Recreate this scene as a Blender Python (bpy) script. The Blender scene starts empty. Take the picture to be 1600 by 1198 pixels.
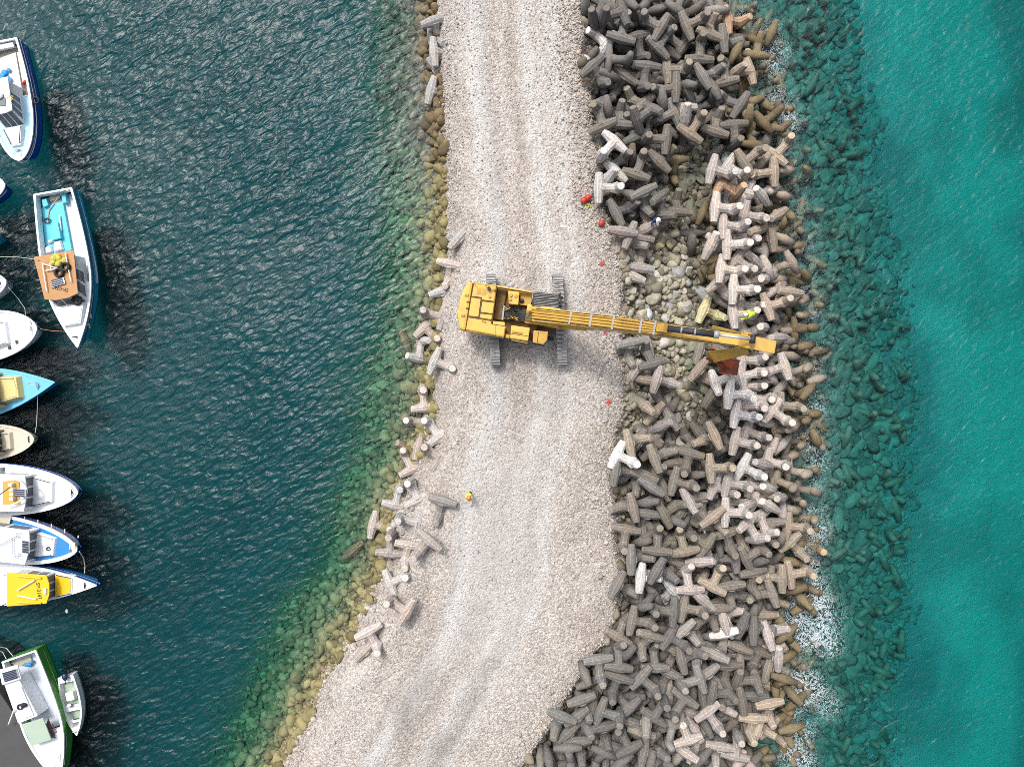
import bpy, bmesh, math, random
import numpy as np
from mathutils import Vector, Matrix, Euler

# ------------------------------------------------------------------ camera, sky, sun, exposure
SC = bpy.context.scene
COL = SC.collection
H = 52.0                       # camera height over the water
F = 1098.0                     # focal length in pixels of the 1600 px wide photograph
cam_d = bpy.data.cameras.new("camera"); cam = bpy.data.objects.new("camera", cam_d); COL.objects.link(cam)
cam.location = (0, 0, H); cam.rotation_euler = (0, 0, 0)
cam_d.sensor_width = 36.0; cam_d.lens = 36.0 * F / 1600.0; cam_d.clip_start = 0.5; cam_d.clip_end = 2000
SC.camera = cam
SUN_AZ = math.atan2(579, -350)             # direction to the sun in plan
SUN_EL = math.radians(57)
sun_dir = Vector((math.cos(SUN_EL) * math.cos(SUN_AZ), math.cos(SUN_EL) * math.sin(SUN_AZ), math.sin(SUN_EL)))
sd = bpy.data.lights.new("sun", 'SUN'); sun = bpy.data.objects.new("sun", sd); COL.objects.link(sun)
sd.energy = 2.3; sd.angle = math.radians(10); sd.color = (1.0, 0.96, 0.9)
sun.rotation_euler = sun_dir.to_track_quat('Z', 'Y').to_euler()
W = bpy.data.worlds.new("World"); SC.world = W; W.use_nodes = True
nt = W.node_tree; nt.nodes.clear()
def wn(t): return nt.nodes.new(t)
sky = wn('ShaderNodeTexSky'); sky.sky_type = 'NISHITA'; sky.sun_disc = False
sky.sun_elevation = SUN_EL; sky.sun_rotation = math.pi / 2 - SUN_AZ
sky.air_density = 1.0; sky.dust_density = 2.0
bg = wn('ShaderNodeBackground'); bg.inputs[1].default_value = 0.088
tc = wn('ShaderNodeTexCoord')
noi = wn('ShaderNodeTexNoise'); noi.inputs['Scale'].default_value = 3.2; noi.inputs['Detail'].default_value = 5
ramp = wn('ShaderNodeValToRGB'); ramp.color_ramp.elements[0].position = 0.40; ramp.color_ramp.elements[1].position = 0.66
dot = wn('ShaderNodeVectorMath'); dot.operation = 'DOT_PRODUCT'; dot.inputs[1].default_value = sun_dir
glow = wn('ShaderNodeMapRange'); glow.inputs[1].default_value = 0.50; glow.inputs[2].default_value = 1.0; glow.inputs[3].default_value = 0.0; glow.inputs[4].default_value = 1.0
powr = wn('ShaderNodeMath'); powr.operation = 'POWER'; powr.inputs[1].default_value = 2.6
mul = wn('ShaderNodeMath'); mul.operation = 'MULTIPLY_ADD'; mul.inputs[1].default_value = 62.0; mul.inputs[2].default_value = 5.0
cloud = wn('ShaderNodeVectorMath'); cloud.operation = 'SCALE'; cloud.inputs[0].default_value = (0.98, 1.0, 1.04)
mix = wn('ShaderNodeMix'); mix.data_type = 'RGBA'
out = wn('ShaderNodeOutputWorld')
L = nt.links.new
L(tc.outputs['Generated'], noi.inputs['Vector']); L(noi.outputs['Fac'], ramp.inputs[0])
L(tc.outputs['Generated'], dot.inputs[0]); L(dot.outputs['Value'], glow.inputs[0]); L(glow.outputs[0], powr.inputs[0]); L(powr.outputs[0], mul.inputs[0])
L(mul.outputs[0], cloud.inputs['Scale'])
veil = wn('ShaderNodeMath'); veil.operation = 'MULTIPLY_ADD'; veil.inputs[1].default_value = 0.85; veil.use_clamp = True
vm = wn('ShaderNodeMath'); vm.operation = 'MULTIPLY'; vm.inputs[1].default_value = 0.75
L(ramp.outputs[0], vm.inputs[0]); L(powr.outputs[0], veil.inputs[0]); L(vm.outputs[0], veil.inputs[2])
L(veil.outputs[0], mix.inputs[0]); L(sky.outputs[0], mix.inputs[6]); L(cloud.outputs[0], mix.inputs[7])
L(mix.outputs[2], bg.inputs[0]); L(bg.outputs[0], out.inputs[0])
vs = SC.view_settings
vs.view_transform = 'Standard'; vs.look = 'None'; vs.gamma = 1; vs.use_curve_mapping = False; vs.exposure = 0.02
cy = SC.cycles
cy.max_bounces = 6; cy.diffuse_bounces = 2; cy.glossy_bounces = 3; cy.transmission_bounces = 2; cy.transparent_max_bounces = 12; cy.volume_bounces = 0
cy.caustics_reflective = False; cy.caustics_refractive = False
cy.use_denoising = False; cy.filter_width = 0.85
RS = np.random.RandomState(7); RND = random.Random(11)

def P(px, py, z=0.0):
    """the point of the plane at height z that stands at pixel (px, py) of the photograph: a survey of the place"""
    k = (H - z) / F
    return Vector(((px - 800.0) * k, (599.0 - py) * k, z))

# ------------------------------------------------------------------ materials
def new_mat(name):
    m = bpy.data.materials.new(name); m.use_nodes = True
    t = m.node_tree; t.nodes.clear()
    o = t.nodes.new('ShaderNodeOutputMaterial'); b = t.nodes.new('ShaderNodeBsdfPrincipled')
    t.links.new(b.outputs[0], o.inputs[0])
    return m, t, b, o
def N(t, typ, **kw):
    n = t.nodes.new(typ)
    for k, v in kw.items():
        if k.startswith('i_'):
            key = k[2:]
            n.inputs[int(key) if key.isdigit() else key].default_value = v
        else: setattr(n, k, v)
    return n
def mixc(t, fac, a, b, blend='MIX'):
    n = t.nodes.new('ShaderNodeMix'); n.data_type = 'RGBA'; n.blend_type = blend
    for i, v in ((0, fac), (6, a), (7, b)):
        if isinstance(v, (int, float)): n.inputs[i].default_value = v
        elif isinstance(v, tuple): n.inputs[i].default_value = (*v, 1) if len(v) == 3 else v
        else: t.links.new(v, n.inputs[i])
    return n.outputs[2]
def mapr(t, v, a, b, c=0.0, d=1.0):
    n = t.nodes.new('ShaderNodeMapRange')
    t.links.new(v, n.inputs[0])
    for i, x in zip((1, 2, 3, 4), (a, b, c, d)): n.inputs[i].default_value = x
    return n.outputs[0]
def noise(t, scale, detail=4, coord='Object', rough=0.55):
    c = t.nodes.new('ShaderNodeTexCoord'); n = t.nodes.new('ShaderNodeTexNoise')
    n.inputs['Scale'].default_value = scale; n.inputs['Detail'].default_value = detail; n.inputs['Roughness'].default_value = rough
    if coord == 'World':
        g = t.nodes.new('ShaderNodeNewGeometry'); t.links.new(g.outputs['Position'], n.inputs['Vector'])
    else: t.links.new(c.outputs[coord], n.inputs['Vector'])
    return n.outputs['Fac']
def bump(t, b, h, strength, dist=0.05):
    n = t.nodes.new('ShaderNodeBump'); n.inputs['Strength'].default_value = strength; n.inputs['Distance'].default_value = dist
    t.links.new(h, n.inputs['Height']); t.links.new(n.outputs[0], b.inputs['Normal']); return n

def paint(name, col, rough=0.4, dirt=0.25, dirtcol=(0.22, 0.19, 0.15), metal=0.0, scale=3.0, bmp=0.0):
    m, t, b, o = new_mat(name)
    n1 = noise(t, scale, 6); n2 = noise(t, scale * 9, 3)
    f = mapr(t, n1, 0.48, 0.75, 0, dirt)
    c = mixc(t, f, col, dirtcol)
    c = mixc(t, mapr(t, n2, 0.3, 0.7, 0, 0.22), c, tuple(x * 0.72 for x in col))
    t.links.new(c, b.inputs['Base Color'])
    t.links.new(mapr(t, n1, 0.3, 0.7, rough * 0.8, min(1, rough * 1.35)), b.inputs['Roughness'])
    b.inputs['Metallic'].default_value = metal
    if bmp: bump(t, b, n2, bmp, 0.02)
    return m
M = {}
def mk(name, *a, **k): M[name] = paint(name, *a, **k)
mk('boat_white', (0.80, 0.81, 0.82), 0.35, 0.16, (0.55, 0.52, 0.46))
mk('boat_offwhite', (0.62, 0.66, 0.72), 0.5, 0.22, (0.5, 0.48, 0.44))
mk('boat_grey', (0.42, 0.44, 0.46), 0.5, 0.3)
mk('boat_beige', (0.62, 0.55, 0.43), 0.45, 0.2, (0.4, 0.34, 0.26))
mk('boat_tan', (0.45, 0.42, 0.33), 0.5, 0.2)
mk('royal_blue', (0.012, 0.09, 0.48), 0.3, 0.1)
mk('sea_blue', (0.02, 0.36, 0.60), 0.35, 0.12)
mk('mid_blue', (0.02, 0.22, 0.52), 0.4, 0.12)
mk('sky_blue', (0.16, 0.50, 0.78), 0.4, 0.14)
mk('cyan_blue', (0.10, 0.55, 0.68), 0.5, 0.18)
mk('pale_blue', (0.42, 0.66, 0.80), 0.5, 0.18)
mk('green_hull', (0.07, 0.30, 0.03), 0.35, 0.15)
mk('sage', (0.38, 0.47, 0.36), 0.6, 0.3, (0.5, 0.45, 0.3))
mk('ochre_roof', (0.48, 0.24, 0.09), 0.6, 0.25, (0.3, 0.2, 0.1))
mk('orange_ochre', (0.60, 0.34, 0.05), 0.6, 0.3, (0.4, 0.3, 0.15))
mk('cream_yellow', (0.68, 0.55, 0.22), 0.5, 0.2, (0.45, 0.36, 0.16))
mk('cabin_yellow', (0.80, 0.50, 0.01), 0.42, 0.18, (0.5, 0.32, 0.05))
mk('net_yellow', (0.55, 0.48, 0.08), 0.9, 0.4, (0.3, 0.26, 0.05), scale=12, bmp=0.8)
mk('glass_dark', (0.035, 0.045, 0.055), 0.08, 0.0)
mk('glass_grey', (0.13, 0.14, 0.16), 0.15, 0.1)
mk('glass_brown', (0.05, 0.035, 0.03), 0.15, 0.1)
mk('rubber', (0.015, 0.015, 0.017), 0.75, 0.2)
mk('solar', (0.035, 0.04, 0.075), 0.18, 0.05)
mk('black_paint', (0.02, 0.02, 0.022), 0.5, 0.2)
mk('steel', (0.55, 0.56, 0.58), 0.3, 0.2, metal=0.8)
mk('rope', (0.5, 0.47, 0.4), 0.9, 0.2)
mk('rope_red', (0.5, 0.16, 0.1), 0.9, 0.2)
mk('engine_blue', (0.02, 0.03, 0.07), 0.3, 0.1)
mk('tarp_blue', (0.03, 0.28, 0.62), 0.6, 0.15)
mk('red_paint', (0.50, 0.03, 0.02), 0.55, 0.15)
mk('text_black', (0.02, 0.02, 0.03), 0.5, 0.05)
mk('text_ochre', (0.62, 0.36, 0.04), 0.5, 0.05)
mk('text_maroon', (0.17, 0.09, 0.10), 0.6, 0.25)
mk('digger_yellow', (0.70, 0.41, 0.065), 0.48, 0.75, (0.42, 0.30, 0.13), scale=1.7, bmp=0.1)
mk('digger_worn', (0.52, 0.30, 0.05), 0.6, 0.6, (0.30, 0.21, 0.10), scale=2.5)
mk('digger_brown', (0.17, 0.095, 0.03), 0.8, 0.4, (0.1, 0.07, 0.04))
mk('digger_black', (0.022, 0.024, 0.028), 0.6, 0.3, (0.12, 0.11, 0.1), scale=6, bmp=0.5)
mk('digger_seam', (0.10, 0.055, 0.012), 0.8, 0.1)
mk('hose', (0.045, 0.04, 0.035), 0.6, 0.4, (0.2, 0.15, 0.08))
mk('hose_yellow', (0.50, 0.29, 0.05), 0.6, 0.5, (0.25, 0.16, 0.06))
mk('chrome', (0.75, 0.74, 0.7), 0.22, 0.1, metal=0.6)
mk('track_steel', (0.36, 0.35, 0.34), 0.6, 0.5, (0.3, 0.26, 0.22), metal=0.25, scale=5)
mk('track_dark', (0.06, 0.055, 0.05), 0.8, 0.3)
mk('rust', (0.17, 0.05, 0.022), 0.8, 0.5, (0.11, 0.04, 0.02), scale=5, bmp=0.4)
mk('orange_red', (0.48, 0.09, 0.03), 0.6, 0.4, (0.35, 0.08, 0.03), scale=5)
mk('skin', (0.28, 0.16, 0.11), 0.6, 0.05)
mk('hair_dark', (0.03, 0.022, 0.018), 0.8, 0.0)
mk('vest_lime', (0.62, 0.78, 0.06), 0.7, 0.15)
mk('vest_orange', (0.85, 0.36, 0.04), 0.7, 0.15)
mk('vest_yellow', (0.85, 0.70, 0.12), 0.7, 0.1)
mk('cloth_blue', (0.02, 0.06, 0.20), 0.85, 0.15)
mk('cloth_dark', (0.04, 0.04, 0.05), 0.85, 0.15)
mk('helmet_white', (0.82, 0.82, 0.8), 0.3, 0.05)
mk('helmet_orange', (0.72, 0.28, 0.04), 0.35, 0.05)
mk('buoy_red', (0.50, 0.045, 0.03), 0.38, 0.2, (0.3, 0.08, 0.05), scale=9)
mk('lime_strap', (0.45, 0.52, 0.05), 0.7, 0.1)
mk('plank_white', (0.8, 0.8, 0.8), 0.5, 0.05)
mk('quay_concrete', (0.075, 0.072, 0.07), 0.9, 0.5, (0.06, 0.055, 0.05), scale=0.9, bmp=0.5)

# cast concrete of the blocks: the tone is each block's own (object colour); dust settles on top, weed grows in the tide zone
def make_concrete(loose=False, worn=1.0):
    m, t, b, o = new_mat('cast_concrete_loose' if loose else 'cast_concrete_arris' if worn > 1 else 'cast_concrete')
    oi = t.nodes.new('ShaderNodeObjectInfo'); g = t.nodes.new('ShaderNodeNewGeometry')
    at = N(t, 'ShaderNodeAttribute', attribute_name='tone')
    base = at.outputs['Color'] if loose else oi.outputs['Color']
    if worn > 1: base = mixc(t, 1.0, base, (worn, worn, worn * .98), 'MULTIPLY')
    sx = t.nodes.new('ShaderNodeSeparateXYZ'); t.links.new(g.outputs['Normal'], sx.inputs[0])
    px = t.nodes.new('ShaderNodeSeparateXYZ'); t.links.new(g.outputs['Position'], px.inputs[0])
    n1 = noise(t, 1.3, 5, 'World'); n2 = noise(t, 7.0, 5, 'World', 0.65); n3 = noise(t, 30.0, 3, 'World')
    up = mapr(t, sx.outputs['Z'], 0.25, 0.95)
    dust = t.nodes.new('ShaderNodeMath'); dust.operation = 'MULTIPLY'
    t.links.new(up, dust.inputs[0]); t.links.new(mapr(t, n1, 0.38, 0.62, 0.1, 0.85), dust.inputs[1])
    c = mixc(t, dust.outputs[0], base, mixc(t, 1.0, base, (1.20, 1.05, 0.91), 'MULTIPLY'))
    c = mixc(t, mapr(t, n2, 0.42, 0.66, 0, 0.7), c, mixc(t, 1.0, c, (0.50, 0.48, 0.46), 'MULTIPLY'))
    c = mixc(t, mapr(t, n3, 0.60, 0.78, 0, 0.55), c, (0.42, 0.40, 0.38))
    zz = t.nodes.new('ShaderNodeMath'); zz.operation = 'MULTIPLY_ADD'; zz.inputs[1].default_value = 1.3
    t.links.new(n1, zz.inputs[0]); t.links.new(px.outputs['Z'], zz.inputs[2])
    weed = mapr(t, zz.outputs[0], 1.15, 0.65, 0, 0.85)
    c = mixc(t, weed, c, mixc(t, mapr(t, n2, 0.4, 0.6), (0.085, 0.068, 0.038), (0.235, 0.165, 0.055)))
    deep = mapr(t, px.outputs["Z"], 0.05, -0.9, 0, 0.75)
    c = mixc(t, deep, c, (0.175, 0.195, 0.16))
    t.links.new(c, b.inputs['Base Color'])
    t.links.new(mapr(t, px.outputs['Z'], 0.6, 0.1, 0.9, 0.35), b.inputs['Roughness'])
    add = t.nodes.new('ShaderNodeMath'); add.operation = 'ADD'; t.links.new(n2, add.inputs[0]); t.links.new(n3, add.inputs[1])
    bump(t, b, add.outputs[0], 0.55, 0.05)
    return m
M['concrete'] = make_concrete(); M['concrete_loose'] = make_concrete(True); M['concrete_arris'] = make_concrete(False, 1.45)

def make_rock(loose=False):
    m, t, b, o = new_mat('quarry_rock_loose' if loose else 'quarry_rock')
    oi = t.nodes.new('ShaderNodeObjectInfo'); g = t.nodes.new('ShaderNodeNewGeometry')
    at = N(t, 'ShaderNodeAttribute', attribute_name='tone')
    base = at.outputs['Color'] if loose else oi.outputs['Color']
    n1 = noise(t, 2.2, 5, 'World'); n2 = noise(t, 11.0, 5, 'World', 0.7)
    c = mixc(t, mapr(t, n1, 0.35, 0.65, 0, 0.55), base, mixc(t, 1.0, base, (0.62, 0.58, 0.50), 'MULTIPLY'))
    c = mixc(t, mapr(t, n2, 0.5, 0.75, 0, 0.5), c, mixc(t, 1.0, c, (1.45, 1.4, 1.3), 'MULTIPLY'))
    t.links.new(c, b.inputs['Base Color']); b.inputs['Roughness'].default_value = 0.85
    bump(t, b, n2, 0.7, 0.08)
    return m
M['rock'] = make_rock(); M['rock_loose'] = make_rock(True)

def make_terrain():
    m, t, b, o = new_mat('terrain_ground')
    at = N(t, 'ShaderNodeAttribute', attribute_name='tone'); gr = N(t, 'ShaderNodeAttribute', attribute_name='gravel')
    g = t.nodes.new('ShaderNodeNewGeometry')
    v = N(t, 'ShaderNodeTexVoronoi', i_Scale=7.5); t.links.new(g.outputs['Position'], v.inputs['Vector'])
    v2 = N(t, 'ShaderNodeTexVoronoi', i_Scale=15.0); t.links.new(g.outputs['Position'], v2.inputs['Vector'])
    sp = t.nodes.new('ShaderNodeSeparateColor'); t.links.new(v.outputs['Color'], sp.inputs[0])
    sp2 = t.nodes.new('ShaderNodeSeparateColor'); t.links.new(v2.outputs['Color'], sp2.inputs[0])
    n1 = noise(t, 0.35, 5, 'World'); n2 = noise(t, 3.0, 5, 'World')
    base = at.outputs['Color']
    sc = mixc(t, sp.outputs[0], (0.72, 0.69, 0.67), (1.20, 1.19, 1.17))
    sc2 = mixc(t, sp2.outputs[0], (0.72, 0.70, 0.70), (1.22, 1.22, 1.22))
    c = mixc(t, gr.outputs['Fac'], base, mixc(t, 1.0, base, sc, 'MULTIPLY'))
    c = mixc(t, gr.outputs['Fac'], c, mixc(t, 1.0, c, sc2, 'MULTIPLY'))
    c = mixc(t, mapr(t, n2, 0.45, 0.7, 0, 0.35), c, mixc(t, 1.0, c, (0.8, 0.76, 0.72), 'MULTIPLY'))
    t.links.new(c, b.inputs['Base Color']); b.inputs['Roughness'].default_value = 0.95
    d1 = t.nodes.new('ShaderNodeMath'); d1.operation = 'MULTIPLY_ADD'; d1.inputs[1].default_value = -1.0
    t.links.new(v.outputs['Distance'], d1.inputs[0]); t.links.new(n2, d1.inputs[2])
    d2 = t.nodes.new('ShaderNodeMath'); d2.operation = 'MULTIPLY_ADD'; d2.inputs[1].default_value = -0.6
    t.links.new(v2.outputs['Distance'], d2.inputs[0]); t.links.new(d1.outputs[0], d2.inputs[2])
    bump(t, b, d2.outputs[0], 0.75, 0.085)
    return m
M['terrain'] = make_terrain()

def make_water():
    m = bpy.data.materials.new('sea_water'); m.use_nodes = True; t = m.node_tree; t.nodes.clear()
    o = t.nodes.new('ShaderNodeOutputMaterial')
    g = t.nodes.new('ShaderNodeNewGeometry')
    at = N(t, 'ShaderNodeAttribute', attribute_name='foam'); ch = N(t, 'ShaderNodeAttribute', attribute_name='chop')
    mp = N(t, 'ShaderNodeMapping'); mp.vector_type = 'TEXTURE'; mp.inputs['Rotation'].default_value = (0, 0, math.radians(30)); mp.inputs['Scale'].default_value = (1.75, 0.85, 1)
    t.links.new(g.outputs['Position'], mp.inputs['Vector'])
    a = N(t, 'ShaderNodeTexNoise', i_Scale=2.0, i_Detail=1.6, i_Roughness=0.45, i_Distortion=0.35); t.links.new(mp.outputs[0], a.inputs['Vector'])
    a2 = N(t, 'ShaderNodeTexNoise', i_Scale=0.35, i_Detail=2.0); t.links.new(mp.outputs[0], a2.inputs['Vector'])
    s = t.nodes.new('ShaderNodeMath'); s.operation = 'MULTIPLY_ADD'; s.inputs[1].default_value = 1.2
    t.links.new(a2.outputs['Fac'], s.inputs[0]); t.links.new(a.outputs['Fac'], s.inputs[2])
    hh = t.nodes.new('ShaderNodeMath'); hh.operation = 'MULTIPLY'; t.links.new(s.outputs[0], hh.inputs[0]); t.links.new(ch.outputs['Fac'], hh.inputs[1])
    bp = N(t, 'ShaderNodeBump', i_Strength=1.0, i_Distance=0.24); t.links.new(hh.outputs[0], bp.inputs['Height'])
    fr = N(t, 'ShaderNodeFresnel', i_IOR=1.34); t.links.new(bp.outputs[0], fr.inputs['Normal'])
    tr = t.nodes.new('ShaderNodeBsdfTransparent'); gl = N(t, 'ShaderNodeBsdfGlossy', i_Roughness=0.31)
    t.links.new(bp.outputs[0], gl.inputs['Normal'])
    mx = t.nodes.new('ShaderNodeMixShader'); t.links.new(fr.outputs[0], mx.inputs[0]); t.links.new(tr.outputs[0], mx.inputs[1]); t.links.new(gl.outputs[0], mx.inputs[2])
    # foam: lacy filaments where the surf breaks on the blocks
    fv = N(t, 'ShaderNodeTexNoise', i_Scale=0.9, i_Detail=10.0, i_Roughness=0.74, i_Distortion=0.9); t.links.new(g.outputs['Position'], fv.inputs['Vector'])
    fw = N(t, 'ShaderNodeTexNoise', i_Scale=2.6, i_Detail=8.0, i_Roughness=0.7, i_Distortion=1.4); t.links.new(g.outputs['Position'], fw.inputs['Vector'])
    fs = t.nodes.new('ShaderNodeMath'); fs.operation = 'MULTIPLY_ADD'; fs.inputs[1].default_value = 0.13
    t.links.new(at.outputs['Fac'], fs.inputs[0]); t.links.new(fv.outputs['Fac'], fs.inputs[2])
    patch = mapr(t, fs.outputs[0], 0.675, 0.84, 0, 0.7)
    ab = t.nodes.new('ShaderNodeMath'); ab.operation = 'SUBTRACT'; ab.inputs[1].default_value = 0.5; t.links.new(fw.outputs['Fac'], ab.inputs[0])
    ab2 = t.nodes.new('ShaderNodeMath'); ab2.operation = 'ABSOLUTE'; t.links.new(ab.outputs[0], ab2.inputs[0])
    lim = t.nodes.new('ShaderNodeMath'); lim.operation = 'MULTIPLY'; lim.inputs[1].default_value = 0.04; t.links.new(at.outputs['Fac'], lim.inputs[0])
    df = t.nodes.new('ShaderNodeMath'); df.operation = 'SUBTRACT'; t.links.new(lim.outputs[0], df.inputs[0]); t.links.new(ab2.outputs[0], df.inputs[1])
    lace = mapr(t, df.outputs[0], 0.0, 0.016, 0, 0.75)
    fmx = t.nodes.new('ShaderNodeMath'); fmx.operation = 'MAXIMUM'; t.links.new(patch, fmx.inputs[0]); t.links.new(lace, fmx.inputs[1])
    fgt = t.nodes.new('ShaderNodeMath'); fgt.operation = 'MULTIPLY'; t.links.new(fmx.outputs[0], fgt.inputs[0]); t.links.new(mapr(t, at.outputs['Fac'], 0.01, 0.06), fgt.inputs[1])
    ff = fgt.outputs[0]
    dfu = N(t, 'ShaderNodeBsdfDiffuse'); dfu.inputs[0].default_value = (0.82, 0.86, 0.9, 1)
    m2 = t.nodes.new('ShaderNodeMixShader'); t.links.new(ff, m2.inputs[0]); t.links.new(mx.outputs[0], m2.inputs[1]); t.links.new(dfu.outputs[0], m2.inputs[2])
    t.links.new(m2.outputs[0], o.inputs['Surface'])
    va = N(t, 'ShaderNodeVolumeAbsorption', i_Density=0.5); va.inputs['Color'].default_value = (0.14, 0.80, 0.80, 1)
    t.links.new(va.outputs[0], o.inputs['Volume'])
    return m
M['water'] = make_water()

# ------------------------------------------------------------------ object helpers
def props(o, label=None, cat=None, group=None, kind=None):
    for k, v in (('label', label), ('category', cat), ('group', group), ('kind', kind)):
        if v: o[k] = v
    return o
def empty(name, loc, rz=0.0, **kw):
    o = bpy.data.objects.new(name, None); o.empty_display_size = 0.3; COL.objects.link(o)
    o.location = loc; o.rotation_euler = (0, 0, rz); return props(o, **kw)
def link(name, me, mat=None, parent=None, smooth=False):
    if mat is not None: me.materials.append(M[mat] if isinstance(mat, str) else mat)
    if smooth: me.polygons.foreach_set('use_smooth', np.ones(len(me.polygons), bool))
    o = bpy.data.objects.new(name, me); COL.objects.link(o)
    if parent is not None: o.parent = parent
    return o
class MB:
    """a mesh under construction: many simple shapes joined into one mesh"""
    def __init__(s): s.v = []; s.f = []
    def add(s, vs, fs):
        n = len(s.v); s.v += [tuple(v) for v in vs]; s.f += [tuple(i + n for i in f) for f in fs]; return s
    def prism(s, poly, z0, z1, top=None):
        top = top or poly; n = len(poly)
        ar = sum(poly[i][0] * poly[(i + 1) % n][1] - poly[(i + 1) % n][0] * poly[i][1] for i in range(n))
        if ar < 0: poly = poly[::-1]; top = top[::-1]
        vs = [(x, y, z0) for x, y in [p[:2] for p in poly]] + [(x, y, z1) for x, y in [p[:2] for p in top]]
        fs = [tuple(range(n))[::-1], tuple(range(n, 2 * n))] + [(i, (i + 1) % n, n + (i + 1) % n, n + i) for i in range(n)]
        return s.add(vs, fs)
    def box(s, x0, x1, y0, y1, z0, z1): return s.prism([(x0, y0), (x1, y0), (x1, y1), (x0, y1)], z0, z1)
    def tube(s, pts, r, n=8, cap=True):
        pts = [Vector(p) for p in pts]; rs = r if isinstance(r, (list, tuple)) else [r] * len(pts)
        base = len(s.v); ref = None
        for i, p in enumerate(pts):
            d = (pts[min(i + 1, len(pts) - 1)] - pts[max(i - 1, 0)]).normalized()
            if ref is None or abs(ref.dot(d)) > 0.95: ref = Vector((0, 0, 1)) if abs(d.z) < 0.9 else Vector((1, 0, 0))
            u = d.cross(ref).normalized(); w = d.cross(u)
            for k in range(n):
                a = 2 * math.pi * (k + 0.5) / n
                s.v.append(tuple(p + (u * math.cos(a) + w * math.sin(a)) * rs[i]))
        for i in range(len(pts) - 1):
            for k in range(n):
                a0 = base + i * n + k; a1 = base + i * n + (k + 1) % n
                s.f.append((a0, a0 + n, a1 + n, a1))
        if cap:
            s.f.append(tuple(base + k for k in range(n))); s.f.append(tuple(base + (len(pts) - 1) * n + k for k in range(n))[::-1])
        return s
    def beam(s, p0, p1, w, h0, h1=None, up=(0, 0, 1)):
        p0 = Vector(p0); p1 = Vector(p1); h1 = h1 if h1 is not None else h0
        d = (p1 - p0).normalized(); side = d.cross(Vector(up)).normalized(); u = side.cross(d)
        vs = [p + side * a * w / 2 + u * b * hh / 2 for p, hh in ((p0, h0), (p1, h1)) for a, b in ((-1, -1), (1, -1), (1, 1), (-1, 1))]
        return s.add(vs, [(0, 1, 2, 3), (7, 6, 5, 4), (0, 4, 5, 1), (1, 5, 6, 2), (2, 6, 7, 3), (3, 7, 4, 0)])
    def disc(s, c, r, z0, z1, n=14):
        return s.prism([(c[0] + r * math.cos(2 * math.pi * k / n), c[1] + r * math.sin(2 * math.pi * k / n)) for k in range(n)], z0, z1)
    def torus(s, c, R, r, n=18, k=8, squash=1.0):
        base = len(s.v)
        for i in range(n):
            a = 2 * math.pi * i / n
            for j in range(k):
                q = 2 * math.pi * j / k
                s.v.append((c[0] + (R + r * math.cos(q)) * math.cos(a), c[1] + (R + r * math.cos(q)) * math.sin(a), c[2] + r * math.sin(q) * squash))
        for i in range(n):
            for j in range(k):
                s.f.append((base + i * k + j, base + ((i + 1) % n) * k + j, base + ((i + 1) % n) * k + (j + 1) % k, base + i * k + (j + 1) % k))
        return s
    def ball(s, c, r, n=14, m=9, sq=(1, 1, 1)):
        base = len(s.v)
        for i in range(m + 1):
            th = math.pi * i / m
            for j in range(n):
                a = 2 * math.pi * j / n
                s.v.append((c[0] + r * sq[0] * math.sin(th) * math.cos(a), c[1] + r * sq[1] * math.sin(th) * math.sin(a), c[2] + r * sq[2] * math.cos(th)))
        for i in range(m):
            for j in range(n):
                s.f.append((base + i * n + j, base + (i + 1) * n + j, base + (i + 1) * n + (j + 1) % n, base + i * n + (j + 1) % n))
        return s
    def build(s, name, mat, parent=None, smooth=False, bevel=0.0, seg=2):
        me = bpy.data.meshes.new(name); me.from_pydata(s.v, [], s.f); me.update()
        if bevel:
            bm = bmesh.new(); bm.from_mesh(me); bmesh.ops.remove_doubles(bm, verts=bm.verts, dist=1e-4)
            es = [e for e in bm.edges if len(e.link_faces) == 2 and e.calc_face_angle(0) > 0.35]
            bmesh.ops.bevel(bm, geom=es, offset=bevel, segments=seg, affect='EDGES', profile=0.6, clamp_overlap=True)
            bm.to_mesh(me); bm.free()
        return link(name, me, mat, parent, smooth)

def quick_mesh(name, V, Fc, tone=None):
    """numpy arrays to a mesh; tone = per-vertex colour"""
    me = bpy.data.meshes.new(name)
    k = Fc.shape[1]
    me.vertices.add(len(V)); me.vertices.foreach_set('co', V.astype(np.float32).ravel())
    me.loops.add(Fc.size); me.loops.foreach_set('vertex_index', Fc.astype(np.int32).ravel())
    me.polygons.add(len(Fc)); me.polygons.foreach_set('loop_start', np.arange(0, Fc.size, k, dtype=np.int32))
    me.polygons.foreach_set('loop_total', np.full(len(Fc), k, dtype=np.int32))
    me.update(calc_edges=True)
    if tone is not None:
        a = me.attributes.new('tone', 'FLOAT_COLOR', 'POINT')
        c = np.ones((len(V), 4), np.float32); c[:, :3] = tone; a.data.foreach_set('color', c.ravel())
    return me
def float_attr(me, name, arr):
    a = me.attributes.new(name, 'FLOAT', 'POINT'); a.data.foreach_set('value', arr.astype(np.float32))

def text_part(name, body, size, mat, parent, loc, rz, extr=0.004, tilt=(0, 0)):
    cu = bpy.data.curves.new(name, 'FONT'); cu.body = body; cu.size = size; cu.align_x = 'CENTER'; cu.align_y = 'CENTER'; cu.extrude = extr
    cu.offset = size * 0.012
    tmp = bpy.data.objects.new('tmp_text', cu); COL.objects.link(tmp)
    bpy.context.view_layer.update()
    me = bpy.data.meshes.new_from_object(tmp.evaluated_get(bpy.context.evaluated_depsgraph_get()))
    bpy.data.objects.remove(tmp); me.name = name; me.materials.clear()
    o = link(name, me, mat, parent); o.location = loc; o.rotation_euler = (tilt[0], tilt[1], rz); return o
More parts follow.
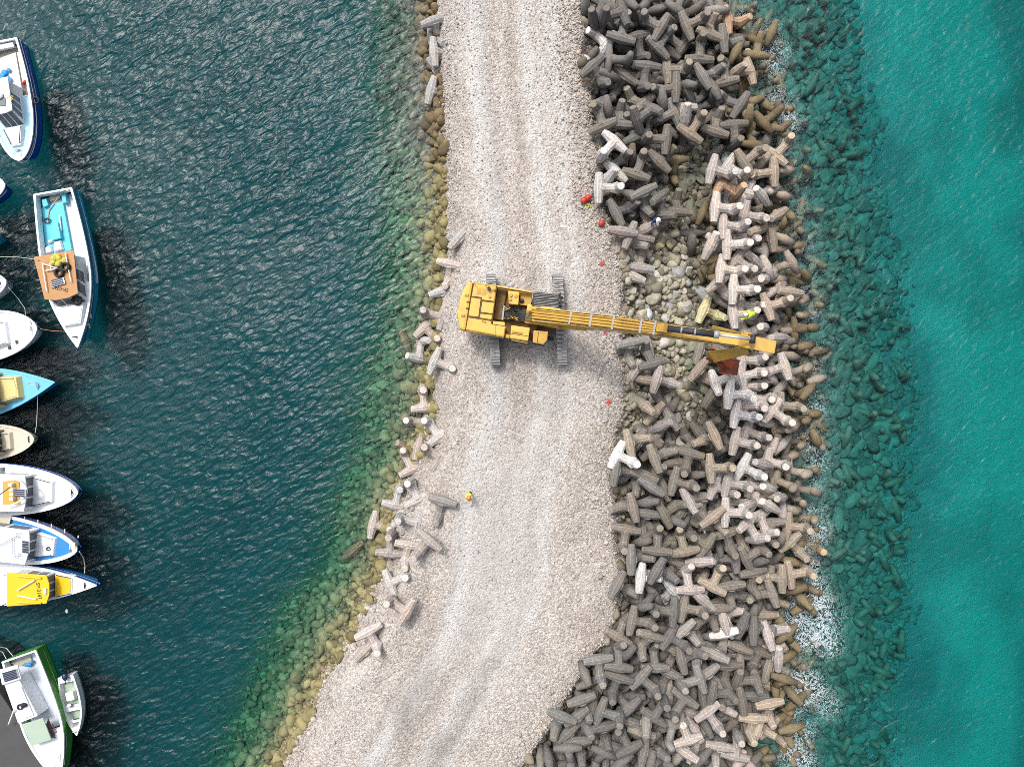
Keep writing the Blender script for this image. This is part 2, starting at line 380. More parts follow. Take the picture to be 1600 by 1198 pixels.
# ------------------------------------------------------------------ lie of the land
def line(pts, z):
    q = sorted((P(x, y, z).y, P(x, y, z).x) for x, y in pts)
    return np.array([a for a, b in q]), np.array([b for a, b in q])
WL = line([(663,-150),(665,0),(671,100),(679,180),(682,260),(684,300),(680,350),(682,400),(676,450),(668,520),(662,600),(665,650),(650,700),(622,750),(603,800),(598,850),(580,900),(560,950),(535,1000),(500,1050),(478,1100),(452,1150),(428,1198),(350,1340)], 0.0)
TL = line([(600,-150),(600,0),(598,200),(603,400),(600,500),(565,600),(560,700),(520,800),(500,900),(440,950),(400,1050),(340,1198),(280,1340)], 0.0)
RR = line([(905,-150),(905,0),(913,50),(908,100),(915,150),(928,200),(933,260),(926,310),(950,350),(968,400),(970,450),(974,500),(966,560),(976,620),(962,680),(950,740),(960,800),(964,860),(970,920),(958,960),(945,1000),(920,1030),(904,1060),(880,1100),(845,1150),(815,1198),(730,1340)], 3.0)
WR = line([(1150,-150),(1165,0),(1185,100),(1218,200),(1232,300),(1248,400),(1262,500),(1270,600),(1272,700),(1268,800),(1262,870),(1248,920),(1240,1000),(1232,1100),(1210,1198),(1180,1340)], 0.0)
TR = line([(1370,-150),(1385,0),(1400,150),(1450,400),(1480,600),(1475,750),(1470,950),(1440,1198),(1420,1340)], 0.0)
LN = {'WL': WL, 'TL': TL, 'RR': RR, 'WR': WR, 'TR': TR}
def xat(k, y): return np.interp(y, *LN[k])
def vnoise(x, y, s, seed):
    """smooth value noise"""
    r = np.random.RandomState(seed); T = r.rand(64, 64)
    u = x / s; v = y / s; i = np.floor(u).astype(int); j = np.floor(v).astype(int); fu = u - i; fv = v - j
    fu = fu * fu * (3 - 2 * fu); fv = fv * fv * (3 - 2 * fv)
    g = lambda a, b: T[a % 64, b % 64]
    return (g(i, j) * (1 - fu) + g(i + 1, j) * fu) * (1 - fv) + (g(i, j + 1) * (1 - fu) + g(i + 1, j + 1) * fu) * fv - 0.5
def ground(x, y):
    x = np.asarray(x, float); y = np.asarray(y, float)
    wl = xat('WL', y) + vnoise(x, y, 1.3, 1) * 0.5; tl = xat('TL', y); rr = xat('RR', y) + vnoise(x, y, 0.9, 2) * 0.7; wr = xat('WR', y); tr = xat('TR', y)
    rr = np.maximum(rr, wl + 3.5); wr = np.maximum(wr, rr + 4.5)
    bp = [(tl - 7, -3.5), (tl - 2, -2.9), (tl + 0.5, -1.95), (wl, -0.05), (wl + 1.6, 1.7), (wl + 3.0, 2.75), (rr - 2.0, 3.0), (rr, 2.95), (rr + 0.35, 2.3), (rr + 2.2, 0.75), (wr - 1.0, -1.0), (wr + 2.5, -2.1), (tr, -3.6), (tr + 7, -4.9), (tr + 20, -5.3)]
    z = np.full(x.shape, bp[0][1])
    for (xa, za), (xb, zb) in zip(bp[:-1], bp[1:]):
        z = z + (zb - za) * np.clip((x - xa) / np.maximum(xb - xa, 0.01), 0, 1)
    z = z + vnoise(x, y, 2.2, 3) * 0.16 + vnoise(x, y, 0.8, 4) * 0.07
    return z
def gz(x, y): return float(ground(np.array([x]), np.array([y]))[0])

def axis(a, b, step, far):
    core = np.arange(a, b + 1e-6, step); g = []; s = step; v = b
    while v < far: s *= 1.5; v += s; g.append(v)
    g = np.array(g); return np.concatenate([(a + b) - g[::-1], core, g])
def grid(xs, ys):
    X, Y = np.meshgrid(xs, ys); nx, ny = len(xs), len(ys)
    idx = np.arange(nx * ny).reshape(ny, nx)
    Fc = np.stack([idx[:-1, :-1], idx[:-1, 1:], idx[1:, 1:], idx[1:, :-1]], -1).reshape(-1, 4)
    return X.ravel(), Y.ravel(), Fc, idx
def lerp(a, b, t): return a + (b - a) * np.clip(t, 0, 1)[:, None]

def build_terrain():
    x, y, Fc, _ = grid(axis(-46, 46, 0.28, 500), axis(-34, 34, 0.28, 500))
    z = ground(x, y)
    wl = xat('WL', y); rr = xat('RR', y) + vnoise(x, y, 0.9, 2) * 0.7; wr = xat('WR', y); tr = xat('TR', y); tl = xat('TL', y)
    rut = np.zeros_like(x)
    n1 = vnoise(x, y, 6, 5); n2 = vnoise(x, y, 1.5, 6); n3 = vnoise(x * 1.0, y * 0.15, 0.7, 8)
    C = lambda *c: np.tile(np.array(c, float), (len(x), 1))
    col = lerp(C(0.42, 0.372, 0.33), C(0.50, 0.458, 0.418), n1 + n2 * 0.6 + 0.5)
    mid = (wl + rr) / 2
    # wheel lanes: ground finer and paler, a warm strip between them
    lane = np.exp(-((x - mid + 1.9 + n1) / 0.75) ** 2) + np.exp(-((x - mid - 1.6 + n1) / 0.8) ** 2) * .8 + np.exp(-((x - mid - 3.4 + n1) / 0.6) ** 2) * .7
    col = lerp(col, C(0.56, 0.545, 0.52), lane * 0.8)
    col = lerp(col, C(0.40, 0.34, 0.29), np.exp(-((x - mid - 0.6) / 0.9) ** 2) * np.clip(n2 * 2 + n1 * 2 + 0.35, 0, 1) * 0.7)
    uu = (x - wl) / np.maximum(rr - wl, 1); trk = vnoise(uu * 26, y * .06, 1.0, 14) + .6 * vnoise(uu * 60, y * .10, 1.0, 15)
    col = col * (1 + np.clip(trk, -.6, .6) * .22 * np.clip((uu - .12) * 6, 0, 1) * np.clip((.9 - uu) * 6, 0, 1))[:, None]
    # damp, oily ground where trucks turn near the foot of the picture
    for (px, py, sx, sy, rot, k) in ((640, 1105, 1.2, 4.2, -32, .6), (700, 1150, 0.9, 3.0, -35, .5), (765, 1040, 0.8, 2.4, -30, .4), (845, 830, 1.6, 1.1, 10, .35), (770, 580, 2.6, 1.6, 0, .25), (860, 690, .8, 3.0, 5, .35), (800, 880, 2.5, 1.5, 20, .3)):
        p = P(px, py, 3); a = math.radians(rot); dx = x - p.x; dy = y - p.y
        u = dx * math.cos(a) + dy * math.sin(a); v = -dx * math.sin(a) + dy * math.cos(a)
        col = lerp(col, C(0.20, 0.18, 0.165), np.exp(-(u / sx) ** 2 - (v / sy) ** 2) * k * np.clip(0.75 + n2 * 1.6 + n3 * 0.8, 0, 1.4))
    smooth_ = np.clip(np.exp(-((y - P(0, 900, 3).y) / 9) ** 2) * np.clip(1.1 - np.abs(x - mid) / 3.6, 0, 1) + n1 * .5, 0, 1); col = lerp(col, C(0.47, 0.445, 0.42), smooth_ * .7)
    grav = 1.0 - 0.55 * np.clip(lane * .8 + smooth_, 0, 1)
    t = (x - rr - 0.1) / 0.5; col = lerp(col, C(0.15, 0.135, 0.115), t); grav = np.where(t > 0.5, 0.6, grav)
    t = (x - wr + 1.5) / 3; col = lerp(col, C(0.15, 0.175, 0.15), t)
    t = (x - tr + 3.5 + n1 * 6 + n2 * 2) / 5.5; col = lerp(col, C(0.64, 0.73, 0.66), t); grav = np.where(x > tr, 0.0, grav)
    t = 1 - np.clip((x - tr - 1.0 + n1 * 5 + n2 * 2) / 5.0, 0, 1); far = np.clip((x - tr - 11 + n1 * 9) / 4, 0, .55)
    col = np.where((x > tr - 3)[:, None], lerp(col, C(0.17, 0.26, 0.27), np.maximum(t * .75, far)), col)
    patch = np.clip((vnoise(x, y, 7, 21) + vnoise(x, y, 2.5, 22) * 0.5) * 3 - 0.2, 0, 1) * (x > tr - 2)
    col = lerp(col, C(0.28, 0.36, 0.32), patch * 0.6)
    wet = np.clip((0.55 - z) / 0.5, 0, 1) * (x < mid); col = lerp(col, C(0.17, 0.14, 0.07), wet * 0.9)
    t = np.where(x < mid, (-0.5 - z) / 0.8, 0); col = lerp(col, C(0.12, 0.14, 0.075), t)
    t = np.where(x < mid, (-2.0 - z) / 1.3, 0); col = lerp(col, C(0.072, 0.118, 0.140), t); grav = np.where((x < mid) & (z < -3), 0.2, grav)  # harbour bed: teal of light scattered in the water put into its colour
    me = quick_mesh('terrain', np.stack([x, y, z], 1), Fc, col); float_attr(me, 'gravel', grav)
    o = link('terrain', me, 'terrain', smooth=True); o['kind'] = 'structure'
    return o
build_terrain()

FOAM = [(1203,50,.9,.5),(1197,85,.8,.6),(1210,105,.9,.6),(1208,70,.8,.55),(1222,80,.8,.5),(1215,150,1,.5),(1228,175,.9,.5),(1235,190,.9,.6),(1160,20,.7,.4),
 (1250,330,.8,.35),(1262,385,.8,.35),(1258,450,.8,.4),(1270,490,.8,.4),(1262,540,.9,.45),(1275,580,.8,.45),(1255,610,1.1,.6),(1270,640,1,.6),(1262,690,1.1,.6),(1278,720,1.1,.55),(1275,760,.9,.45),(1270,800,1,.5),
 (1275,830,1.2,.75),(1262,850,1,.6),(1265,890,.9,.7),(1270,920,1.1,.95),(1256,935,1,.95),(1275,945,1.2,1.),(1245,960,.9,.95),(1285,960,1.1,.8),(1262,980,1,.9),(1280,990,1.4,1.),(1255,1000,.9,.9),(1296,1005,1.0,.8),(1244,1065,.9,.9),(1260,1070,1.2,.9),(1275,1080,1,.8),(1250,1090,.9,.95),(1240,1110,.8,.6),(1248,1150,1,.7),(1262,1140,1,.5),(1240,1180,1,.85),(1255,1190,1.,.8),(1290,1100,1.2,.6),(1300,960,1.2,.5)]
def build_water():
    xs = axis(-46, 46, 0.4, 480); ys = axis(-34, 34, 0.4, 480)
    x, y, Fc, idx = grid(xs, ys); n = len(x)
    foam = np.zeros(n)
    for px, py, r, k in FOAM:
        p = P(px, py, 0); foam = np.maximum(foam, k * np.exp(-((x - p.x) ** 2 + (y - p.y) ** 2) / (r * 1.15) ** 2))
    wr = xat('WR', y)
    foam = np.maximum(foam, 0.20 * np.exp(-((x - wr - 0.6) / 1.8) ** 2)); foam = np.maximum(foam, np.where(x > wr, 0.045, 0))
    # surf strip loosely spread seaward
    harb = x < xat('RR', y)
    chop = np.where(harb, 1.0, 0.7) * np.clip(1.0 + 1.1 * vnoise(x, y, 9, 17) + .5 * vnoise(x, y, 3.5, 18), .45, 1.5)
    wl = xat('WL', y); chop = np.where(harb, chop * np.clip((wl - x + 1.0) / 6, 0.25, 1), chop)
    V = np.stack([x, y, np.zeros(n)], 1)
    ring = np.concatenate([idx[0, :], idx[1:, -1], idx[-1, -2::-1], idx[-2:0:-1, 0]])
    m = len(ring); B = V[ring].copy(); B[:, 2] = -16
    V = np.concatenate([V, B]); k = np.arange(m); k2 = (k + 1) % m
    side = np.stack([ring[k2], ring[k], n + k, n + k2], 1)
    me = bpy.data.meshes.new('sea')
    faces = [tuple(f) for f in np.concatenate([Fc, side])] + [tuple(range(n, n + m))[::-1]]
    me.from_pydata([tuple(v) for v in V], [], faces); me.update()
    z = np.zeros(m); float_attr(me, 'foam', np.concatenate([foam, z])); float_attr(me, 'chop', np.concatenate([chop, z]))
    o = link('sea_water', me, 'water'); o['kind'] = 'structure'
build_water()

# ------------------------------------------------------------------ stones
def ico(sub):
    bm = bmesh.new(); bmesh.ops.create_icosphere(bm, subdivisions=sub, radius=1.0)
    v = np.array([q.co for q in bm.verts]); f = np.array([[q.index for q in fc.verts] for fc in bm.faces]); bm.free(); return v, f
ICO1, ICO2, ICO3 = ico(1), ico(2), ico(3)
def rock_shape(base, seed, rough=0.2, cuts=7):
    r = np.random.RandomState(seed); v = base[0].copy()
    for _ in range(cuts):                      # quarry faces
        d = r.normal(size=3); d /= np.linalg.norm(d); h = r.uniform(0.52, 0.88); s = v @ d
        v = v - np.outer(np.maximum(s - h, 0), d)
    for k in (2.0, 4.5):
        ph = r.rand(3, 3) * 6.28; A = r.normal(size=(3, 3)) * k
        v = v + v * (np.sin(v @ A + ph[0]).mean(1) * rough / k * 1.6)[:, None]
    return v * np.array([1.0, r.uniform(0.65, 0.95), r.uniform(0.55, 0.85)])
def rot_many(n, r, tilt=1.0):
    a = r.rand(n) * 6.283; b = r.normal(size=n) * 0.5 * tilt; c = r.normal(size=n) * 0.5 * tilt
    ca, sa, cb, sb, cc, sc = np.cos(a), np.sin(a), np.cos(b), np.sin(b), np.cos(c), np.sin(c)
    R = np.zeros((n, 3, 3))
    R[:, 0, 0] = ca * cb; R[:, 0, 1] = ca * sb * sc - sa * cc; R[:, 0, 2] = ca * sb * cc + sa * sc
    R[:, 1, 0] = sa * cb; R[:, 1, 1] = sa * sb * sc + ca * cc; R[:, 1, 2] = sa * sb * cc - ca * sc
    R[:, 2, 0] = -sb; R[:, 2, 1] = cb * sc; R[:, 2, 2] = cb * cc
    return R
def scatter(name, pts, size, tone, base, seed, stretch=None, flat=1.0):
    """one mesh of many loose stones"""
    r = np.random.RandomState(seed); n = len(pts); shapes = [rock_shape(base, seed * 31 + k, 0.22) for k in range(10)]
    nv = len(base[0]); pick = r.randint(0, 10, n); S = np.stack(shapes)[pick] * size[:, None, None]
    if stretch is not None: S = S * np.stack([stretch, np.ones(n), np.ones(n)], 1)[:, None, :]
    V = np.einsum('nij,nkj->nki', rot_many(n, r, .35 if flat < 1 else 1.0), S) * np.array([1, 1, flat]) + pts[:, None, :]
    Fc = (base[1][None] + (np.arange(n) * nv)[:, None, None]).reshape(-1, 3)
    me = quick_mesh(name, V.reshape(-1, 3), Fc, np.repeat(tone, nv, 0)); o = link(name, me, 'rock_loose'); o['kind'] = 'stuff'; return o

def build_gravel():
    r = np.random.RandomState(3)
    n = 60000; y = r.uniform(-31, 31, n); wl = xat('WL', y); rr = xat('RR', y)
    u = r.beta(0.75, 0.75, n); x = wl - 0.1 + u * (rr - wl + 0.6)
    edge = np.minimum(x - wl, rr - x)
    keep = r.rand(n) < np.clip(1.0 - edge / 2.6, 0.16, 1.0)
    x, y, edge, wl = x[keep], y[keep], edge[keep], wl[keep]; n = len(x)
    big = np.clip(1.6 - edge / 2.2, 0, 1)
    s = np.exp(r.normal(math.log(0.047), 0.32, n)) * (1 + big * 0.4)
    s = np.where(r.rand(n) < 0.02 * (0.3 + big), s * 1.9, s)
    south = np.clip((P(0, 640, 0).y - y) / 6, 0, 1) * np.clip(1.3 - (x - wl) / 2.6, 0, 1); s = s * (1 + 1.5 * south * r.rand(n))
    z = ground(x, y) + s * 0.3
    low = P(0, 1000, 0).y
    t = np.array([0.485, 0.44, 0.40]) * r.uniform(0.7, 1.2, (n, 1)) * (1 + r.normal(size=(n, 3)) * [0.05, 0.03, 0.04])
    warm = r.rand(n) < 0.16; t[warm] *= [1.08, 0.92, 0.82]
    weed = np.clip((0.75 - z) / 0.7, 0, 1)[:, None]; t = t * (1 - weed) + np.array([0.22, 0.18, 0.085]) * r.uniform(0.6, 1.4, (n, 1)) * weed
    scatter('gravel', np.stack([x, y, z], 1), s, np.clip(t, 0.02, 0.7), ICO1, 5)
build_gravel()

def build_shore_rubble():
    """the drowned foot of the harbour side and the drowned blocks of the sea side, too many to count"""
    r = np.random.RandomState(9); n = 4600; y = r.uniform(-31, 31, n)
    tl, wl = xat('TL', y), xat('WL', y); u = r.rand(n) ** 0.65; x = tl - 1.5 + u * (wl - tl + 2.3)
    s = np.exp(r.normal(math.log(0.26), 0.45, n)).clip(.07, .62); z = ground(x, y) + s * 0.25
    top = np.clip((z + 0.5) / 0.8, 0, 1)[:, None]
    t = (np.array([0.19, 0.185, 0.105]) * (1 - top) + np.array([0.205, 0.165, 0.08]) * top) * r.uniform(0.6, 1.35, (n, 1)); s = s * np.clip((x - tl + 1.5) / 2.2, .35, 1)
    nn = np.clip((y - P(0, 330, 0).y) / 6, 0, 1)[:, None]; t = t * ((1 - nn) * np.array([1.25, 1.3, 1.2]) + nn * np.array([0.85, 0.75, 0.8]))
    scatter('shore_rubble', np.stack([x, y, z], 1), s, t, ICO2, 6)
    n = 3000; y = r.uniform(-31, 31, n); wr, tr = xat('WR', y), xat('TR', y); u = r.rand(n) ** 0.9
    x = wr - 1.5 + u * (tr - wr + 1.5) + r.normal(size=n) * .35 * u + vnoise(x=wr + u * 9, y=y, s=2.5, seed=31) * 2.5 * u; s = np.exp(r.normal(math.log(0.34), 0.38, n)).clip(.12, .75)
    z = ground(x, y) + s * 0.15 + r.uniform(0, 0.12, n); st = r.uniform(1.0, 1.9, n)
    f = np.clip((u - .55) / .45, 0, 1)[:, None] ** 1.5; t = (np.array([0.20, 0.225, 0.19]) * (1 - f) + np.array([0.22, 0.31, 0.30]) * f) * r.uniform(0.62, 1.3, (n, 1)); s = s * (1 - .35 * f[:, 0]); z = z - .45 * s * f[:, 0]; st = st * 1.0
    scatter('drowned_rubble', np.stack([x, y, z], 1), s, t, ICO2, 8, st, 0.5)
    # core stone lying under and between the blocks
    n = 4200; y = r.uniform(-31, 31, n); rr = xat('RR', y); x = rr + 0.1 + r.rand(n) ** 1.2 * (xat('WR', y) - rr)
    s = np.exp(r.normal(math.log(0.24), 0.4, n)); z = ground(x, y) + s * 0.2
    t = np.array([0.24, 0.20, 0.145]) * r.uniform(0.45, 1.5, (n, 1))
    m_ = 2600; py_ = r.uniform(230, 700, m_); px_ = r.uniform(972, 1128, m_); qx = (px_ - 800) * (H - 1) / F; qy = (599 - py_) * (H - 1) / F; s2 = np.exp(r.normal(math.log(0.22), .4, m_)); zz = ground(qx, qy) + s2 * .5
    t2 = np.array([0.34, 0.31, 0.23]) * r.uniform(0.5, 1.5, (m_, 1)) * np.where(px_ > 1075, .5, 1.0)[:, None]
    x, y, z, s, t = np.concatenate([x, qx]), np.concatenate([y, qy]), np.concatenate([z, zz]), np.concatenate([s, s2]), np.concatenate([t, t2])
    scatter('core_rubble', np.stack([x, y, z], 1), s, t, ICO2, 12)
build_shore_rubble()

BOULDERS = [link('boulder', quick_mesh('boulder', rock_shape(ICO3, 100 + k, 0.22, 9), ICO3[1]), 'rock') for k in range(8)]
BSH = [o.data for o in BOULDERS]
for o in BOULDERS: bpy.data.objects.remove(o)
PCT = set()
USED = set()
def unique(fmt, px, py):
    for d in (0, 1, 2):
        s = fmt.format(f"{px / 16:.{d}f}% across, {py / 11.98:.{d}f}% down the photo")
        if s not in USED: break
    USED.add(s); return s
def boulder(px, py, s, tone, word, sq=1.0, grp=None, z=None, zoff=0.3):
    p = P(px, py, 0.5)
    for _ in range(3): zz = gz(p.x, p.y); p = P(px, py, zz + s * zoff)
    if z is not None: p = P(px, py, z)
    o = bpy.data.objects.new('boulder', BSH[RND.randrange(8)]); COL.objects.link(o)
    o.location = p; o.scale = (s * sq, s, s); o.rotation_euler = (RND.uniform(-.5, .5), RND.uniform(-.5, .5), RND.uniform(0, 6.28)); o.color = (*tone, 1)
    props(o, unique(word + ', at {}', px, py), 'boulder', grp); return o
def inpoly(x, y, poly):
    c = False
    for i in range(len(poly)):
        (x0, y0), (x1, y1) = poly[i], poly[i - 1]
        if (y0 > y) != (y1 > y) and x < (x1 - x0) * (y - y0) / (y1 - y0) + x0: c = not c
    return c
def jit(c, k=0.2): f = RND.uniform(1 - k, 1 + k); return tuple(max(0.02, min(0.8, q * f * RND.uniform(0.985, 1.015))) for q in c)
def build_boulders():
    placed = []
    def free(x, y, r): return all((x - a) ** 2 + (y - b) ** 2 > ((r + c) * 0.86) ** 2 for a, b, c in placed)
    # boulders that single themselves out in the photograph
    for px, py, r, tone, w, sq in ((1157.5,207,7,(.66,.6,.5),'smooth cream boulder among wet blocks',1),(1138,249,13,(.68,.67,.66),'big angular white boulder on the pale blocks',1.15),(1080,650,10,(.68,.62,.54),'large pitted cream boulder below the boom',1.1),
        (1003,711,9,(.62,.6,.57),'white boulder beside the white dolos',1),(1082,616,11,(.42,.4,.33),'grey green speckled boulder beneath the bucket',1),(1094,629,6.5,(.62,.58,.42),'small smooth cream yellow boulder',1),(456,1092,16,(.30,.26,.13),'largest olive brown boulder in the water',1.2),
        (1040,496,8,(.55,.52,.48),'pale round boulder above the boom',1),(981,524,7.5,(.6,.56,.54),'pale boulder touching the boom',1),(1035,533,12,(.55,.5,.44),'broad pale boulder right below the boom',1.1),(1012,492,11,(.5,.52,.54),'smooth bluish grey boulder above the boom',1.3),
        (995,552,7,(.75,.74,.73),'bright white angular boulder under the boom',1),(1078,157,6,(.4,.38,.33),'small grey boulder among dark stones',1),(914,93,9,(.62,.6,.58),'white stone by the white dolos',1.2),(920,83,5,(.6,.57,.55),'small white stone on the road edge',1)):
        boulder(px, py, r / 21.5, tone, w, sq, 'boulders on the breakwater'); placed.append((px, py, r))
    trench = [(985,355),(1050,335),(1085,330),(1110,300),(1100,260),(1065,240),(1040,235),(1020,270),(1030,320),(985,350),(985,440),(990,500),(975,560),(990,640),(1060,690),(1125,690),(1125,640),(1105,600),(1090,560),(1085,480),(1105,430),(1100,360),(1110,320),(1080,330)]
    zone = [(978,360),(1030,345),(1060,300),(1055,250),(1085,235),(1120,300),(1108,420),(1088,480),(1092,560),(1110,610),(1130,690),(1060,690),(1055,640),(985,640),(978,560),(1000,500),(975,430)]
    n = 0; tries = 0
    while n < 170 and tries < 6000:
        tries += 1
        x, y = RND.uniform(970, 1135), RND.uniform(230, 700); r = RND.choice((3.2, 4, 5, 6, 7, 8, 9.5, 11))
        if tries > 2500: r = RND.choice((3, 3.5, 4, 5))
        if not inpoly(x, y, zone) or not free(x, y, r): continue
        placed.append((x, y, r)); n += 1
        dark = x > 1075 or y < 320
        tone, w = RND.choice((((.40,.36,.23), 'olive yellow boulder'), ((.46,.42,.33), 'tan boulder'), ((.40,.39,.37), 'grey boulder'), ((.50,.47,.42), 'pale boulder'))) if not dark else RND.choice((((.16,.16,.12), 'dark wet boulder'), ((.22,.23,.16), 'dark green boulder'), ((.33,.33,.31), 'grey boulder')))
        sz = 'large ' if r > 8 else 'small ' if r < 5 else ''
        boulder(x, y, r / 17.5, jit(tone), sz + w, RND.uniform(0.9, 1.35), 'boulders on the breakwater', zoff=0.55)
    # the ochre, weed grown stones along the harbour waterline
    n = 0; tries = 0
    while n < 115 and tries < 5000:
        tries += 1; py = RND.uniform(0, 1198) if RND.random() < .45 else RND.uniform(700, 1198); Y = P(0, py, 0).y; x = 800 + float(xat('WL', Y)) * F / H + RND.gauss(-9, 11)
        r = RND.choice((2.5, 3.2, 4, 5, 6, 7.5)) if py > 620 else RND.choice((2.5, 3, 3.6, 4.5))
        if not free(x, py, r): continue
        placed.append((x, py, r)); n += 1
        tone, w = RND.choice((((.19,.165,.065), 'ochre weed covered stone'), ((.165,.155,.085), 'olive stone'), ((.26,.225,.14), 'yellowish stone')))
        boulder(x, py, r / 21.0, jit(tone), w + ' at the harbour waterline', RND.uniform(0.9, 1.3), 'stones along the harbour waterline', zoff=0.35)
build_boulders()
